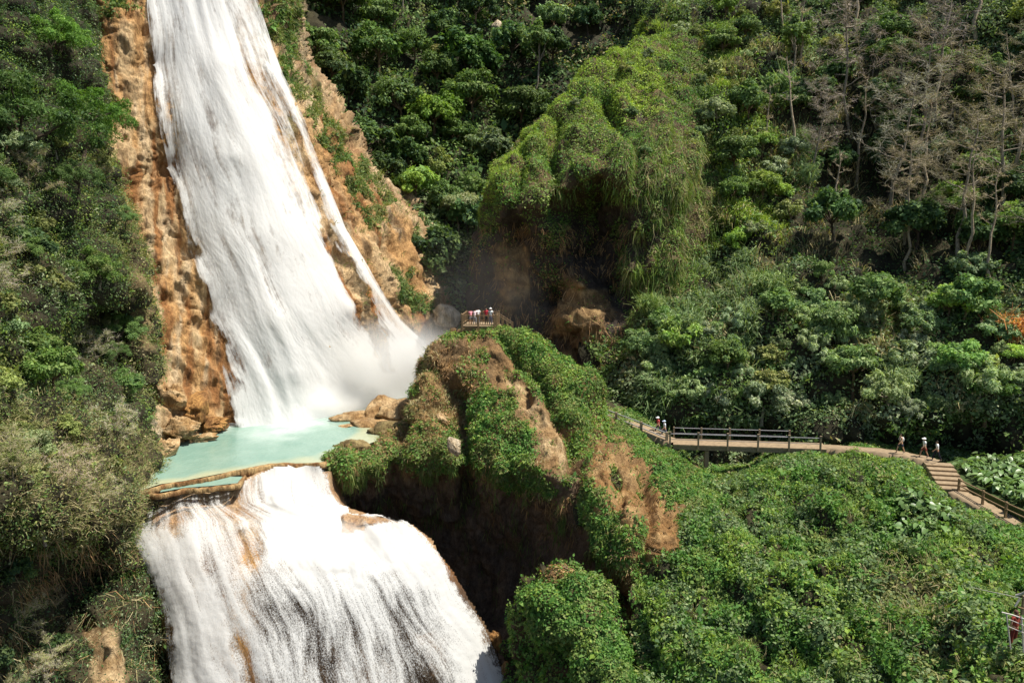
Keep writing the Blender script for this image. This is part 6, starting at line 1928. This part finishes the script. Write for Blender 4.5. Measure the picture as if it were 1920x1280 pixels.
def feet(px, py, Y): return at1(px, py, Y)


pz = PLAT.location.copy()
def on_plat(px, yy):
    # stand on the deck in pixel column px, yy metres back from its front edge
    best = None
    lo, hi = 0, PW
    for _ in range(30):
        m = (lo + hi) / 2; p = pz + PX * m + PY * yy
        if 960 + F * p.x / (p.y * CT - p.z * ST) < px: lo = m
        else: hi = m
    return pz + PX * lo + PY * yy + Vector((0, 0, .03))


person(on_plat(883, .62), .3, 'person in a pink shirt, leftmost of those on the viewing platform', (.75, .28, .32), (.30, .28, .30), pose='lean', hgt=1.6, long_legs=False)
person(on_plat(890, .60), -.2, 'person in a pale pink top between the pink and the white shirts on the platform', (.80, .62, .62), (.55, .55, .58), pose='lean', hgt=1.64)
person(on_plat(896.5, .9), .5, 'person in a white shirt and dark hair near the middle post of the platform', (.82, .82, .80), (.10, .11, .14), pose='stand', hgt=1.72)
person(on_plat(912, 1.0), 2.9, 'person in a red shirt on the right half of the viewing platform', (.55, .05, .07), (.06, .06, .08), pose='stand', hgt=1.72)
person(on_plat(920, .7), 3.0, 'person in a white shirt and wide white hat on the viewing platform', (.82, .82, .80), (.28, .30, .42), hat=(.8, .78, .75), pose='stand', hgt=1.74, bag=(.16, .20, .18), bag_label='dark backpack worn over a white shirt on the viewing platform')
person(feet(1234, 814, 74.4), 1.9, 'person in a red top and white hat behind the path railing', (.55, .07, .08), (.06, .06, .09), hat=(.82, .82, .8), pose='walk', hgt=1.72)
person(feet(1246, 820, 73.7), 1.8, 'person in a pale shirt and pale blue hat at the left end of the footbridge', (.72, .74, .80), (.10, .11, .16), hat=(.55, .65, .82), pose='walk', hgt=1.66)
person(feet(1688, 849, 66.6), 1.75, 'bare-chested person in dark shorts, first of the three walkers', (.7, .5, .3), (.05, .05, .08), pose='walk', hgt=1.70, shirtless=True, long_legs=False, skin=(.52, .30, .18), bag=(.75, .73, .68), bag_label='pale backpack on the bare-chested walker')
person(feet(1732, 857, 65.9), 1.65, 'person in white top, white hat and dark red shorts walking on the trail', (.82, .82, .80), (.22, .05, .04), hat=(.85, .84, .8), pose='walk', hgt=1.70, long_legs=False)
person(feet(1756, 864, 65.1), 1.35, 'person in white shirt and black trousers walking at the top of the steps', (.85, .85, .84), (.02, .02, .03), pose='walk', hgt=1.76)
person(feet(1899, 1213, 33.4), .3, 'person dressed in dark red standing behind the white railing', (.27, .05, .035), (.14, .025, .02), hair=(.10, .05, .03), pose='stand', hgt=1.78, long_hair=True)
# ------------------------------------------------------------------ say which tree is which
bpy.context.view_layer.update()
MARKS = [(862, 340, 'the pale flat-topped tree'), (870, 150, 'the largest dark tree'), (610, 190, "the cliff's mossy top"), (962, 40, 'the pale rocks at the top'),
         (1150, 80, "the rock hill's crest"), (790, 450, "the cliff's lower right rim"), (1725, 190, 'the broad pale brown leafless crown'), (1502, 80, 'the lone white trunk'),
         (1285, 600, 'the largest reed clump'), (1895, 610, 'the rust orange plant'), (1400, 800, 'the footbridge'), (1245, 790, 'the two people behind the railing'),
         (1722, 825, 'the three walkers'), (1880, 850, 'the big-leaved bed'), (1180, 760, "the spur's path railing"), (1640, 400, 'the dark gap in the wood'), (1340, 260, "the rock hill's vine-hung flank"),
         (1560, 620, 'the middle of the thicket'), (1880, 330, 'the tall grey leafless tree'), (60, 230, 'the big dark leaning tree'), (88, 650, 'the slender pale-trunked tree'),
         (270, 450, 'the orange cliff'), (290, 850, 'the pool'), (200, 1230, 'the tan rock pillar'), (40, 1100, 'the dark overhang at lower left')]
ORD = ['first', 'second', 'third', 'fourth', 'fifth', 'sixth', 'seventh', 'eighth', 'ninth', 'tenth', 'eleventh', 'twelfth', 'thirteenth', 'fourteenth', 'fifteenth']
NUM = ['one', 'two', 'three', 'four', 'five', 'six', 'seven', 'eight', 'nine', 'ten', 'eleven', 'twelve', 'thirteen', 'fourteen', 'fifteen']


def seen_at(p):
    q = co_proj(p); return q


def co_proj(p):
    dp_ = p.y * CT - p.z * ST; up = p.y * ST + p.z * CT
    return 960 + F * p.x / dp_, 640 - F * up / dp_


buckets = {}
for o in list(COL.objects):
    if o.parent is None and o.get('group') and o.get('category') in ('tree', 'shrub', 'reeds', 'plant') and 'big-leaved' not in o['group']:
        k = next((v[0] for v in KIND.values() if o['group'].startswith(v[0])), None)
        if k is None: continue
        if o.get('group', '').endswith('on the rock hill'): k = 'small ' + k if not k.startswith('pale') else k
        h = max((c_.bound_box[6][2] for c_ in ([o] if o.type == 'MESH' else o.children)), default=2) * o.scale.z * .7
        x, y = co_proj(o.location + Vector((0, 0, h)))
        if not (-60 < x < 1980 and -60 < y < 1340): continue
        mx, my, mn = min(MARKS, key=lambda m: (m[0] - x) ** 2 + (m[1] - y) ** 2)
        dx, dy = x - mx, y - my
        rel = 'beside' if math.hypot(dx, dy) < 50 else (('above' if dy < 0 else 'below') if abs(dy) > abs(dx) else ('left of' if dx < 0 else 'right of'))
        buckets.setdefault(k + ' ' + rel + ' ' + mn, []).append((x, y, o))
for t, L_ in buckets.items():
    L_.sort(key=lambda q: q[0])
    n = len(L_)
    for i, (x, y, o) in enumerate(L_):
        if n == 1: o['label'] = t
        elif n == 2: o['label'] = t + (', the left one' if i == 0 else ', the right one')
        else: o['label'] = t + ', ' + ('leftmost' if i == 0 else 'rightmost' if i == n - 1 else ORD[min(i, 14)] + ' from left') + ' of ' + NUM[min(n, 15) - 1]
# ------------------------------------------------------------------ camera, sun and sky
cam = bpy.data.cameras.new('camera'); co = bpy.data.objects.new('camera', cam); COL.objects.link(co)
cam.sensor_fit = 'HORIZONTAL'; cam.angle = 2 * math.atan(960 / F)
cam.clip_start = .5; cam.clip_end = 3000
co.location = (0, 0, 0); co.rotation_euler = (math.radians(90) - TH, 0, 0)
SC.camera = co

SUN = Vector((.42, -.10, .90)).normalized()
ld = bpy.data.lights.new('sun', 'SUN'); lo = bpy.data.objects.new('sun', ld); COL.objects.link(lo)
ld.energy = 5.0; ld.angle = math.radians(.5); ld.color = (1.0, .945, .84)
lo.rotation_euler = SUN.to_track_quat('Z', 'Y').to_euler(); lo.location = (60, -30, 120)
w = bpy.data.worlds.new('World'); SC.world = w; w.use_nodes = True
nt = w.node_tree
bg = nt.nodes['Background']
sky = nt.nodes.new('ShaderNodeTexSky'); sky.sky_type = 'NISHITA'; sky.sun_disc = False
sky.sun_elevation = math.asin(SUN.z); sky.sun_rotation = math.atan2(SUN.x, SUN.y)
nt.links.new(sky.outputs[0], bg.inputs[0]); bg.inputs[1].default_value = .085
SC.view_settings.view_transform = 'Standard'; SC.view_settings.look = 'None'
SC.view_settings.exposure = .6; SC.view_settings.gamma = 1
c = SC.cycles if hasattr(SC, 'cycles') else None
SC.render.engine = 'CYCLES'
c = SC.cycles
c.max_bounces = 5; c.diffuse_bounces = 3; c.glossy_bounces = 2; c.transmission_bounces = 3; c.transparent_max_bounces = 16; c.volume_bounces = 4
c.use_denoising = True
c.sample_clamp_indirect = 6
